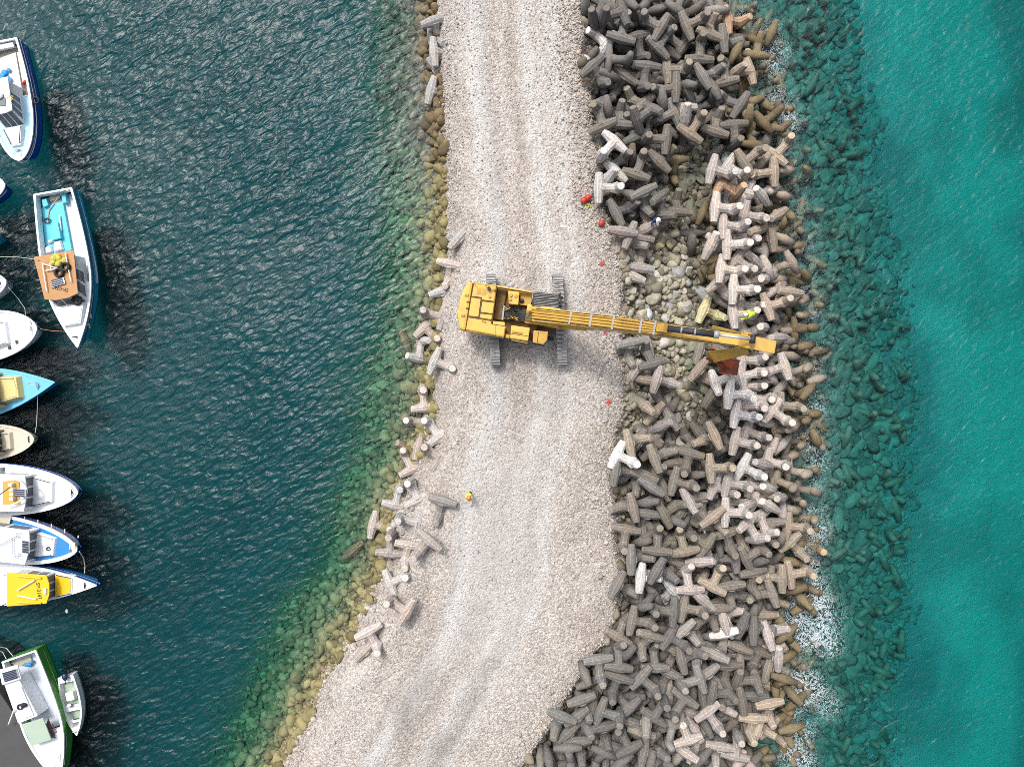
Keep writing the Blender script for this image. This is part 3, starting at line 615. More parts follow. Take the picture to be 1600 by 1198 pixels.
# ------------------------------------------------------------------ dolosse (cast concrete armour blocks)
# surveyed from the photograph: per tile, kind (T = cross bar seen, P = end post seen), bar centre, far end, roll in tens of degrees, tone
SURVEY = {
(900,0,8):"T380 570 235 410 4w/T880 830 850 1040 0g/T585 150 345 220 0g/T1380 330 1590 230 0b/T1330 600 1130 450 0g/T620 945 530 1090 0b/T1140 890 1400 870 0b/T1250 1100 1060 1130 0b/T1060 350 860 250 0g/T780 455 800 670 2g/T560 480 610 290 0g/P400 740 650 760 0g/P300 1000 430 950 0g/P1040 1200 1040 1010 0g/T1020 600 1140 420 2g/P960 370 810 340 0g/P330 290 450 350 3g/P1130 180 1000 130 0g/P760 220 860 70 0g/P720 200 690 50 0g/T1260 120 1340 -60 0g/T360 50 210 260 0g/P60 -40 120 130 0g/P1440 1250 1390 1060 0g/P820 1180 980 1150 0g/P260 820 460 820 0g/T205 830 320 1000 0g/P580 1220 690 1100 0g/T300 1020 200 1130 0g/P860 700 1000 720 0g/P500 620 640 600 0g",
(1050,0,8):"T690 260 840 290 0T/T640 490 720 560 0g/T340 745 360 510 0b/P480 230 565 130 0p/T660 1030 650 800 4b/T385 960 545 920 0g/P960 900 800 900 0t/T1050 690 1080 540 0o/P640 700 700 570 0g/T800 650 830 750 0o/P400 100 280 130 0b/T470 430 460 320 0t/T560 330 420 340 0b/P330 1150 430 1140 0g/P500 1250 530 1120 0g/P620 1150 710 1100 0t/P880 1000 890 1120 0o/T910 790 960 890 0t/T970 470 1020 400 0o/P440 150 470 70 0g/T1240 420 1240 500 0o",
(900,150,8):"T480 570 310 760 0w/T285 1150 540 1150 0w/T340 380 270 150 3b/P340 90 400 170 0g/T560 360 545 200 0g/T755 510 640 350 0g/T1125 550 870 530 0b/P1260 450 1150 430 3g/T1420 480 1570 260 0t/T760 300 1000 130 4g/T1225 210 1010 310 0g/T840 110 700 50 0b/P1330 150 1370 270 0p/T1500 150 1640 170 0g/T430 890 610 780 0g/T750 985 850 730 0b/P680 650 700 760 0b/T900 640 1010 640 0g/T920 850 1000 970 0g/T1040 820 1120 760 0b/T1240 800 1220 960 0o/P600 1090 510 990 0g/P480 960 390 1040 0w/T310 520 390 620 0g/T830 1120 900 1200 0g/P1000 10 1090 80 0g",
(1050,150,8):"T530 230 400 130 0g/T720 200 610 300 0t/T530 445 560 280 0b/T850 120 690 60 0g/T770 360 800 600 0b/T1140 330 1310 220 0o/T1020 390 960 520 0o/P880 180 960 270 0o/P1140 200 1145 90 0o/T990 80 900 50 0o/T1020 610 960 480 0o/T900 830 1090 690 0t/T1290 750 1470 560 0t/T1275 950 1070 980 2t/T500 920 740 980 0p/P680 880 900 1000 0p/P1130 760 1110 850 0t/P1290 1000 1440 930 0t/P1230 480 1230 390 0o/P1400 430 1330 430 0o/P1120 560 1170 600 0g",
(1090,220,8):"T290 530 500 650 2T/P500 560 640 575 0p/P790 650 950 600 2p/P640 660 800 690 0p/P930 720 1080 690 0t/T220 830 450 860 0p/P400 760 620 750 0p/P700 880 880 800 0t/T580 930 830 970 0p/T320 1060 580 1080 0p/P890 980 1010 920 0t/P1040 1080 1150 930 0o/P620 1160 760 1110 2t/T60 900 150 1000 0o",
(900,290,8):"P760 200 700 120 0g/T500 340 680 270 0g/T840 80 850 220 0g/T1050 140 1080 350 4g/T860 300 660 400 0g/T1270 330 1250 200 0b/T860 550 900 480 6r/T580 575 540 660 0p/T670 625 720 700 0p/T800 640 760 720 0p/T800 770 900 700 0p/T670 840 560 860 0p/T800 1030 800 880 0p/T690 1130 640 1220 0p/P1440 600 1450 750 0g/T1560 1040 1640 1060 0o",
(1090,350,8):"T365 260 610 250 0p/T290 560 540 600 0p/T480 440 680 580 0p/P450 150 690 190 0p/T160 270 280 220 5p/T190 440 160 620 3o/T260 730 350 870 0p/T445 820 710 830 0p/P560 430 700 450 0p/P700 600 870 540 7p/P700 320 840 330 7p/P790 200 930 170 7t/P960 210 1080 190 0t/P920 350 1040 310 0t/P1150 310 1280 270 0o/P1020 540 1180 480 6t/P1180 660 1360 660 0o/P620 720 830 690 0p/P900 720 1020 690 0t/P780 890 930 850 0p/P1030 880 1160 850 0t/T530 1010 780 1040 0p/T445 1140 730 1130 0p/P880 1030 1095 970 0t/P1150 1000 1330 940 0t/P780 1180 950 1150 4p/P1180 1150 1330 1140 0t/T75 1070 230 1140 0y",
(1090,470,8):"P1260 360 1450 340 0o/P650 390 820 330 0p/P990 370 1150 370 0t/P850 480 1010 460 0p/P1200 570 1360 560 0o/P1380 640 1480 630 0o/P700 680 890 650 0p/P1010 680 1170 690 0t/T545 740 830 750 0p/T545 950 790 890 0p/P900 880 1090 820 6p/P1200 890 1380 830 0t/P750 1010 930 970 4p/P1080 990 1230 970 0t/P1360 990 1490 980 0t/P560 1060 790 1060 0p/P900 1130 1040 1070 0p/P1250 1170 1380 1120 0o",
(1100,600,8):"T315 130 580 130 0w/P650 190 860 170 0p/T395 370 650 420 0w/P520 270 740 270 0p/T945 270 1190 285 0t/T850 330 1060 480 0p/P700 470 810 490 0p/T530 580 790 680 0p/T385 710 650 770 0p/P1090 420 1280 450 0o/P960 570 1110 540 0t/P1240 350 1400 370 0o/P1300 620 1400 690 0o/P850 740 970 760 4p/P1060 750 1230 750 0t/P700 760 840 820 7p/P950 890 1130 880 0t/T480 1030 690 1140 0w/P580 980 740 1000 0p/P820 970 1030 1020 0p/P700 1060 840 1120 4p/P1240 1030 1410 1070 0o/P1110 1090 1290 1120 0t/T80 1050 340 1040 0t/T130 640 40 680 3t/P1180 150 1300 110 0o",
(1100,740,8):"T130 150 360 250 0p/T290 110 540 160 0p/P620 140 800 180 0p/P480 270 640 300 0p/P780 260 960 300 0p/P380 350 550 380 0p/P680 350 820 400 0p/T265 480 560 490 0p/P930 90 1120 170 0t/P1220 190 1400 230 0t/P1070 290 1240 380 0t/P960 390 1120 460 0t/P870 440 980 490 7p/P1190 550 1380 560 0t/T1040 650 1270 680 0t/T1070 850 1210 1000 0t/T1220 840 1430 950 0T/T540 610 680 830 3p/T690 520 790 760 3p/T830 610 850 860 0b/P880 680 960 830 0b/T480 875 560 780 0t/T280 740 330 950 0b/P130 1000 190 890 0g/T110 540 180 620 0t/T100 660 60 740 0b/T390 1060 170 1060 0g/T520 1060 720 930 0b/P760 1000 670 1100 0g/P760 1200 830 1150 0t/P880 980 870 1080 0g",
(940,500,8):"T350 290 330 420 0G/T570 300 500 330 0G/T640 550 560 400 0g/T395 660 280 620 0p/T575 750 540 680 0t/T690 740 880 790 0p/T1040 820 980 930 0b/T670 910 760 850 0g/T1210 620 1290 720 0t/T1220 390 1340 450 0b/T1320 820 1340 690 0b/T1370 940 1480 1020 0b/T880 1090 770 980 3b/P640 1150 540 1070 0t",
(940,620,8):"T190 720 410 830 0w/T575 330 640 290 0b/P850 270 740 370 0p/T640 540 440 380 0b/T345 590 430 540 0t/T450 560 540 600 0g/T240 420 180 450 0g/T1100 700 1040 930 0b/T850 650 910 450 0b/P1020 330 1020 430 0b/T1230 460 1330 360 0b/T1150 600 1060 500 0b/T1380 480 1290 590 3b/T630 665 700 740 0b/T660 770 780 710 0b/T950 820 900 740 0b/P880 980 790 910 0b/T905 1050 1170 1110 0b/P1330 950 1160 980 0b/T530 980 460 1080 0b/T440 1060 300 1140 3b/P330 960 250 1030 0g/T170 930 310 920 0g/T770 1130 660 1150 0b/T620 1120 680 980 0g",
(940,750,8):"T395 340 300 330 0b/P640 220 560 280 0g/T570 420 520 540 0g/T780 430 940 310 0b/T990 400 1080 480 0b/P1100 180 1000 160 0b/P1090 340 1090 260 0p/T1270 210 1240 400 0b/T1200 480 1160 570 0b/P590 580 690 490 0b/P1020 560 910 500 0g/P1100 650 1060 560 0b/T310 610 270 850 0b/P620 660 500 770 0b/P540 930 440 870 0g/T690 880 700 660 0b/T875 730 930 830 0b/T1040 890 985 680 0t/T1160 780 1100 690 0b/T1310 820 1120 690 0b/T990 1040 930 1120 0b/P1290 940 1230 1020 0p/T700 1090 600 1000 0g/T370 990 480 960 0g/T560 610 500 500 0b/T760 230 820 300 0b",
(940,870,8):"T490 260 560 235 0w/T890 400 770 540 3W/T1100 410 1060 200 0p/T1380 370 1470 170 0t/P1150 280 1290 210 0t/T1270 540 1270 440 0p/T1520 530 1560 640 0b/T1440 640 1390 760 0b/T900 680 670 660 0g/T1020 630 1260 680 0b/P640 470 520 620 0g/T470 480 380 430 0g/T380 790 630 830 0b/T210 1000 270 820 0b/T610 980 480 1130 0b/P640 840 750 900 0b/T840 990 1040 1110 0g/T1160 830 1170 970 0b/T1025 910 1100 950 0G/T1390 820 1280 850 0b/P1470 930 1380 990 0g/P1560 860 1530 950 0w/P1480 1000 1500 1120 0p/T1320 1070 1200 1130 0g/T930 1160 870 1230 0b/T690 170 830 200 0g/T200 340 320 400 0g/P500 1000 440 1030 0g/P150 760 150 850 0g/T1530 790 1590 700 0p",
(1090,870,8):"T690 190 670 400 0b/T930 450 750 470 0b/P800 100 890 130 0t/T1055 270 860 240 0t/T1150 220 1390 180 0t/P720 320 850 365 0t/P430 200 510 290 0p/T410 360 390 480 0b/T590 490 520 620 0g/P1090 600 990 550 0t/P1260 300 1215 410 0o/T830 720 800 560 3t/P660 620 690 720 0g/T1030 800 930 780 0o/T880 980 960 920 0p/T970 930 1000 1050 0t/T770 1070 700 930 0b/T560 850 650 800 0g/T700 910 800 880 0g/P800 900 710 820 0g/T520 1130 480 980 0b/T1190 60 1130 30 0o/P1420 400 1360 370 0o/P1300 600 1300 520 0o/P1420 650 1360 590 0o/T1110 960 1170 1060 0o",
(860,1000,8):"T600 240 630 470 0G/T850 335 855 120 0g/P970 60 960 170 0g/T730 130 810 80 0g/P480 520 430 410 0g/T850 460 770 650 0g/T580 620 650 560 0g/P680 450 720 510 0g/P1090 350 1010 440 0g/T1130 460 1300 610 0g/T1310 340 1290 150 0g/P1400 60 1410 180 0g/P1080 130 1060 240 0g/P1100 90 1160 190 0g/P1080 600 1030 700 0g/P1130 700 1110 800 0g/T1480 400 1400 560 0g/T1480 620 1540 560 0p/T1290 960 1420 770 0g/T390 740 450 850 0g/T530 810 600 760 0g/T330 950 470 1090 0g/T145 950 60 1080 0g/T630 880 860 960 0g/T980 850 850 700 0g/T1000 1020 890 1130 0g/T660 1080 690 1230 0g/T230 1140 330 1180 0g/P1130 1150 1200 1030 0p/P1600 800 1520 920 0G/T1480 1060 1430 950 0g",
(1050,1000,8):"T120 240 300 150 0g/T350 480 110 560 0G/P220 580 260 660 0g/T160 720 30 920 0g/T440 890 600 1120 0p/T440 410 530 520 0p/P500 620 580 530 0p/T700 315 650 520 0b/T300 250 380 180 0p/T560 260 450 170 0g/P600 120 540 180 0p/T840 330 740 260 0b/T1090 130 990 360 0b/T880 180 830 100 0g/T820 500 1070 500 3b/T870 750 650 760 0b/P750 820 660 850 0p/T1020 690 940 730 0g/T1050 870 1040 780 0g/T1220 560 1150 540 0t/T1220 790 1190 950 0t/T1010 970 970 1160 0t/T760 1030 850 1100 0b/T1210 1090 1290 1170 0t/T1055 1140 1130 1100 0t/T1310 990 1240 900 0o/T1200 350 1300 330 0b/T1430 200 1350 110 0o/P1270 130 1330 230 0p/T1400 480 1300 560 0o/P1550 760 1500 670 0o/T1450 950 1400 880 0o/T1490 1100 1430 1160 0o/P480 1140 420 1060 0g/T225 900 130 960 0r/T400 760 500 660 0g/T500 670 720 650 0g/T1310 750 1380 820 0o",
(820,1080,7.27):"T600 570 640 710 0g/T490 640 530 830 0g/T900 690 800 800 0g/T1000 620 920 700 0g/T1190 650 1100 470 0g/P970 450 1030 530 0g/P1330 430 1260 480 0g/T1400 555 1480 640 0g/T1350 680 1530 690 0g/P1050 830 990 770 0g/P1120 760 1220 750 0g/T1100 800 1170 850 0g/T1430 820 1560 780 0g/P340 850 270 760 0g/P150 860 180 760 0b/P450 790 400 720 0g/T650 450 750 460 0g",
(1030,1080,7.27):"P150 380 110 580 0G/T330 550 255 340 0p/P460 480 390 420 0p/T690 620 640 690 0p/T860 730 900 520 0p/P480 540 500 640 0g/P600 440 620 520 0g/P380 660 300 690 0p/P190 650 190 770 0p/T480 760 560 800 0g/T680 780 620 720 0b/T40 730 120 800 0g/T1120 720 1190 800 0o/P1360 560 1405 640 0o/T900 800 970 790 0r/T1060 800 1150 840 0b",
}
HARBOUR = {
(500,450,3.993):"T765 180 650 155 0p/T655 245 740 330 0r/T615 440 635 330 3w/T715 455 815 495 0w/T655 745 640 630 0p/T670 830 540 835 0w/T745 925 680 840 0w/T615 990 555 990 2r/T750 1060 645 990 0p/T575 1130 535 1050 0p/T530 330 590 310 0o/T765 20 780 70 0w/T915 840 925 845 0w",
(400,750,2.675):"T585 105 605 25 0w/T680 80 645 10 0w/T490 185 565 200 0p/T680 180 600 160 0w/T560 305 565 225 0p/T640 270 625 335 0p/T725 250 690 290 0p/T780 85 770 130 0G/T560 430 630 400 0w/T630 550 570 510 0r/T470 630 500 680 0p/T455 710 490 720 0p/T410 290 445 310 0o",
(550,0,2.995):"T385 100 400 160 0w/T375 180 410 190 0w/T385 245 430 250 0w/T400 325 390 350 0w/T370 425 430 450 0w/T500 1115 530 1150 0w",
(650,350,3.993):"T215 250 210 315 0r",
}
TONE = {'g': ((.158,.150,.140), 'weathered grey'), 'b': ((.185,.166,.142), 'brownish grey'), 'p': ((.43,.388,.362), 'pale pinkish'), 'w': ((.58,.565,.55), 'whitish'), 't': ((.31,.262,.21), 'tan'),
        'T': ((.46,.31,.205), 'orange tan'), 'o': ((.19,.15,.085), 'ochre stained'), 'y': ((.46,.42,.25), 'yellowish'), 'r': ((.41,.35,.32), 'reddish brown'), 'G': ((.26,.25,.235), 'light grey'), 'W': ((.45,.46,.47), 'pale blue grey')}
LEN = 1.34                      # fluke axis to fluke axis
def dolos_mesh(seed):
    """twisted H of three octagonal limbs with worn, slightly rounded arrises"""
    r = random.Random(seed); me_all = MB(); hb = 1.03
    fl = [(-hb, .225), (-hb + .035, .255), (-.18, .38), (.18, .38), (hb - .035, .255), (hb, .225)]
    sh = [(-LEN / 2 + .06, .44), (-.38, .37), (-.20, .318), (.20, .318), (.38, .37), (LEN / 2 - .06, .44)]
    for axis, pts in ((lambda s: (-LEN / 2, s, 0), fl), (lambda s: (LEN / 2, 0, s), fl), (lambda s: (s, 0, 0), sh)):
        me_all.tube([axis(s) for s, _ in pts], [q * r.uniform(0.975, 1.025) for _, q in pts], 8)
    me = bpy.data.meshes.new('dolos'); me.from_pydata(me_all.v, [], me_all.f); me.update()
    bm = bmesh.new(); bm.from_mesh(me); bmesh.ops.recalc_face_normals(bm, faces=bm.faces)
    es = [e for e in bm.edges if len(e.link_faces) == 2 and e.calc_face_angle(0) > 0.3]
    rb = bmesh.ops.bevel(bm, geom=es, offset=.028, segments=1, affect='EDGES', profile=.5, clamp_overlap=True)
    for f_ in rb['faces']: f_.material_index = 1
    for f_ in bm.faces:
        if len(f_.verts) >= 8: f_.material_index = 1
    q = np.random.RandomState(seed); A = q.normal(size=(3, 3)) * 6; ph = q.rand(3) * 6
    for v in bm.verts: c = np.array(v.co); v.co += Vector(np.sin(A @ c + ph) * 0.009)
    bm.to_mesh(me); bm.free(); me.materials.append(M['concrete']); me.materials.append(M['concrete_arris'])
    return me
def parse(survey, harbour):
    out = []
    for (ox, oy, sc), s in survey.items():
        for e in s.split('/'):
            k = e[0]; q = e[1:].split(); au, av, bu, bv = map(float, q[:4]); roll = int(q[4][0]) * 10; tone = q[4][1]
            out.append(dict(k=k, a=(ox + au / sc, oy + av / sc), b=(ox + bu / sc, oy + bv / sc), roll=roll, tone=tone, h=harbour))
    return out
def pose(d, zc):
    """stand the block at height zc so that bar and far end fall where they were surveyed"""
    (ax, ay), (bx, by) = d['a'], d['b']
    pa, pb = P(ax, ay, zc), P(bx, by, zc); dd = (pb - pa).length
    if dd >= LEN * 0.93: dz = 0.0
    else: dz = math.sqrt(max(0, LEN ** 2 - max(dd, LEN * 0.45) ** 2))
    if dz: dz = dz * (0.75 if d['k'] == 'P' else -0.8)
    if d['h']: dz *= 0.6
    dz = max(-0.95, min(0.8, dz)); dz += d['dz']
    za, zb = (zc - dz, zc) if d['k'] == 'P' else (zc, zc + dz)
    s = (P(bx, by, zb) - P(ax, ay, za)).normalized() if dd > 0.2 else Vector((0, 0, 1))
    c = (P(bx, by, zb) - s * LEN / 2) if d['k'] == 'P' else (P(ax, ay, za) + s * LEN / 2)
    u = Vector((0, 0, 1)).cross(s).normalized(); u = Matrix.Rotation(math.radians(d['roll'] * d['sg'] + d['rj']), 3, s) @ u
    w = s.cross(u)
    return c, s, u, w
def segdist(p1, d1, p2, d2):
    """closest points of many segment pairs (ends p..p+d)"""
    r = p1 - p2; a = (d1 * d1).sum(1); e = (d2 * d2).sum(1); f = (d2 * r).sum(1); c = (d1 * r).sum(1); b = (d1 * d2).sum(1)
    den = a * e - b * b; s = np.clip(np.where(den > 1e-9, (b * f - c * e) / np.where(den > 1e-9, den, 1), 0), 0, 1)
    t = (b * s + f) / e; s = np.where(t < 0, np.clip(-c / a, 0, 1), np.where(t > 1, np.clip((b - c) / a, 0, 1), s)); t = np.clip(t, 0, 1)
    q1 = p1 + d1 * s[:, None]; q2 = p2 + d2 * t[:, None]; v = q1 - q2
    return np.sqrt((v * v).sum(1)), v
def settle(D):
    """let the blocks sink onto the mound and ride up on one another"""
    n = len(D)
    for d in D:
        d['sg'] = RND.choice((-1, 1)); d['rj'] = RND.gauss(0, 7); d['dz'] = RND.gauss(0, 0.10)
        m = P((d['a'][0] + d['b'][0]) / 2, (d['a'][1] + d['b'][1]) / 2, 1.5); x, y = m.x, m.y
        if d['h']: px_ = d['a'][0]; d['zc'] = gz(x, y) + (0.42 if d['tone'] != 'o' else 0.25) - (.34 if d['a'][1] < 460 else 0); d['lo'] = d['zc'] - .25; d['hi'] = d['zc'] + .55; continue
        rr = float(xat('RR', y)); wr = float(xat('WR', y)); t = (x - rr) / (wr - rr)
        base = np.interp(t, [-0.05, 0.02, 0.25, 0.6, 0.85, 1.0, 1.15], [3.1, 3.05, 2.75, 1.95, 1.15, 0.55, 0.05])
        px = (d['a'][0] + d['b'][0]) / 2; py = (d['a'][1] + d['b'][1]) / 2
        if 240 < py < 870 and px > 1105 and d['tone'] in 'pwtTo': base = np.interp(px, [1110, 1150, 1190, 1230, 1262, 1285], [2.9, 2.55, 1.75, 0.95, 0.35, 0.05])
        elif 330 < py < 690 and px < 1110: base = np.interp(px, [970, 1000, 1060, 1110], [2.75, 2.0, 1.35, 1.0])
        d['zc'] = base + (0.22 if d['k'] == 'T' else 0.12) + RND.gauss(0, 0.08)
        d['band'] = 225 < py < 880 and px > 1090
        if d['tone'] in 'wWGp': d['zc'] += 0.12
        if d['tone'] == 'o': d['zc'] -= 0.15
        d['lo'] = d['zc'] - 0.9; d['hi'] = d['zc'] + 0.75
    for it in range(26):
        PO = [pose(d, d['zc']) for d in D]
        c = np.array([p[0] for p in PO]); S, U, Wv = (np.array([p[k] for p in PO]) for k in (1, 2, 3))
        st = np.stack([c - S * LEN / 2 - U * .78, c + S * LEN / 2 - Wv * .78, c - S * LEN / 2], 1)
        dr = np.stack([U * 1.56, Wv * 1.56, S * LEN], 1)
        dist = np.linalg.norm(c[:, None] - c[None], axis=2); I, J = np.where(np.triu(dist < 2.6, 1))
        mv = np.zeros(n); wt = np.zeros(n)
        for a in range(3):
            for b in range(3):
                d_, v = segdist(st[I, a], dr[I, a], st[J, b], dr[J, b]); pen = 0.54 - d_
                k = pen > 0
                up = np.where(c[I, 2] > c[J, 2], 1.0, -1.0)
                np.add.at(mv, I[k], (up * pen)[k]); np.add.at(mv, J[k], -(up * pen)[k]); np.add.at(wt, I[k], 1); np.add.at(wt, J[k], 1)
        step = 0.55 * mv / np.maximum(wt, 1)
        for i, d in enumerate(D): d['zc'] = min(d['hi'], max(d['lo'], d['zc'] + step[i]))
    return [pose(d, d['zc']) for d in D]
DIRS = ['right', 'up and right', 'up', 'up and left', 'left', 'down and left', 'down', 'down and right']
def build_dolosse():
    D = parse(SURVEY, False) + parse(HARBOUR, True)
    PO = settle(D)
    meshes = [dolos_mesh(k) for k in range(4)]
    # how much of a block is likely to show: bars before posts, high before low, clear of the water
    score = [(2 if d['h'] else 0) + (1.0 if d['k'] == 'T' else 0.25) + 0.25 * d['zc'] + (0.5 if d['tone'] in 'wpytTW' else 0) - (0.5 if d['tone'] == 'o' else 0) - (3 if not (20 < (d['b'][1]) < 1185) else 0) for d in D]
    order = sorted(range(len(D)), key=lambda i: -score[i]); keep = set(order[:300])
    rest = []
    for i, d in enumerate(D):
        c, s, u, w = PO[i]; mat = Matrix((s, u, w)).transposed().to_4x4(); mat.translation = c
        col, word = TONE[d['tone']]; col = jit(col, 0.24)
        if d['h'] and d['tone'] == 'w': col = tuple(q * .68 for q in col)
        if d['tone'] == 'p' and not d['h'] and not d.get('band'): col = tuple(q * .78 for q in col)
        if i in keep:
            o = bpy.data.objects.new('dolos', meshes[RND.randrange(4)]); COL.objects.link(o); o.matrix_world = mat; o.color = (*col, 1)
            ang = math.atan2(-(d['b'][1] - d['a'][1]), d['b'][0] - d['a'][0]); dr = DIRS[int(round(ang / (math.pi / 4))) % 8]
            mx, my = (d['a'][0] + d['b'][0]) / 2, (d['a'][1] + d['b'][1]) / 2
            where_ = 'harbour side ' if d['h'] else ''
            props(o, unique(word + ' ' + where_ + 'dolos, stem ' + dr + ', {}', mx, my), 'concrete block', 'dolosse on the harbour side' if d['h'] else 'dolosse armouring the sea side')
        else: rest.append((mat, col))
    # the lower layer that shows only through the gaps, and the blocks past the 300 that show largest
    r = np.random.RandomState(44); k = 0
    while k < 330:
        px, py = r.uniform(850, 1290), r.uniform(-40, 1240); p = P(px, py, 0.8); rr, wr = float(xat('RR', p.y)), float(xat('WR', p.y))
        t = (p.x - rr) / (wr - rr)
        if t < 0.05 or t > 1.12: continue
        if 335 < py < 690 and px < 1120: continue
        if 225 < py < 335 and 1020 < px < 1120: continue
        z = np.interp(t, [0.05, 0.25, 0.6, 0.85, 1.0, 1.15], [1.75, 1.55, 0.85, 0.1, -0.6, -1.2]); p.z = z
        e = Euler((r.uniform(-.6, .6), r.uniform(-.6, .6), r.uniform(0, 6.28))); mat = e.to_matrix().to_4x4(); mat.translation = p
        rest.append((mat, jit((.17, .155, .14), .25))); k += 1
    # drowned blocks down the sea slope
    k = 0
    while k < 120:
        y = r.uniform(-31, 31); wr, tr = float(xat('WR', y)), float(xat('TR', y)); x = wr + r.rand() ** .9 * (tr - wr - 1.5)
        e = Euler((r.uniform(-.5, .5), r.uniform(-.5, .5), r.uniform(0, 6.28))); mat = e.to_matrix().to_4x4(); mat.translation = (x, y, gz(x, y) + r.uniform(-.05, .25)); rest.append((mat, jit((.21, .23, .195), .2))); k += 1
    lo = dolos_low(); nv = len(lo[0])
    V = np.concatenate([lo[0] @ np.array(m.to_3x3()).T + np.array(m.translation) for m, _ in rest])
    Fq = np.concatenate([lo[1] + i * nv for i in range(len(rest))]); T = np.repeat(np.array([c for _, c in rest]), nv, 0)
    o = link('lower_dolosse', quick_mesh('lower_dolosse', V, Fq, T), 'concrete_loose'); o['kind'] = 'stuff'
    return meshes
def dolos_low():
    mb = MB()
    for axis, pts in ((lambda s: (-LEN / 2, s, 0), [(-.98, .2), (0, .36), (.98, .2)]), (lambda s: (LEN / 2, 0, s), [(-.98, .2), (0, .36), (.98, .2)]), (lambda s: (s, 0, 0), [(-LEN / 2, .36), (0, .28), (LEN / 2, .36)])):
        mb.tube([axis(s) for s, _ in pts], [q for _, q in pts], 8)
    me = bpy.data.meshes.new('t'); me.from_pydata(mb.v, [], mb.f); bm = bmesh.new(); bm.from_mesh(me); bmesh.ops.recalc_face_normals(bm, faces=bm.faces); bmesh.ops.triangulate(bm, faces=bm.faces)
    v = np.array([q.co for q in bm.verts]); f = np.array([[q.index for q in fc.verts] for fc in bm.faces]); bm.free(); return v, f
DMESH = build_dolosse()
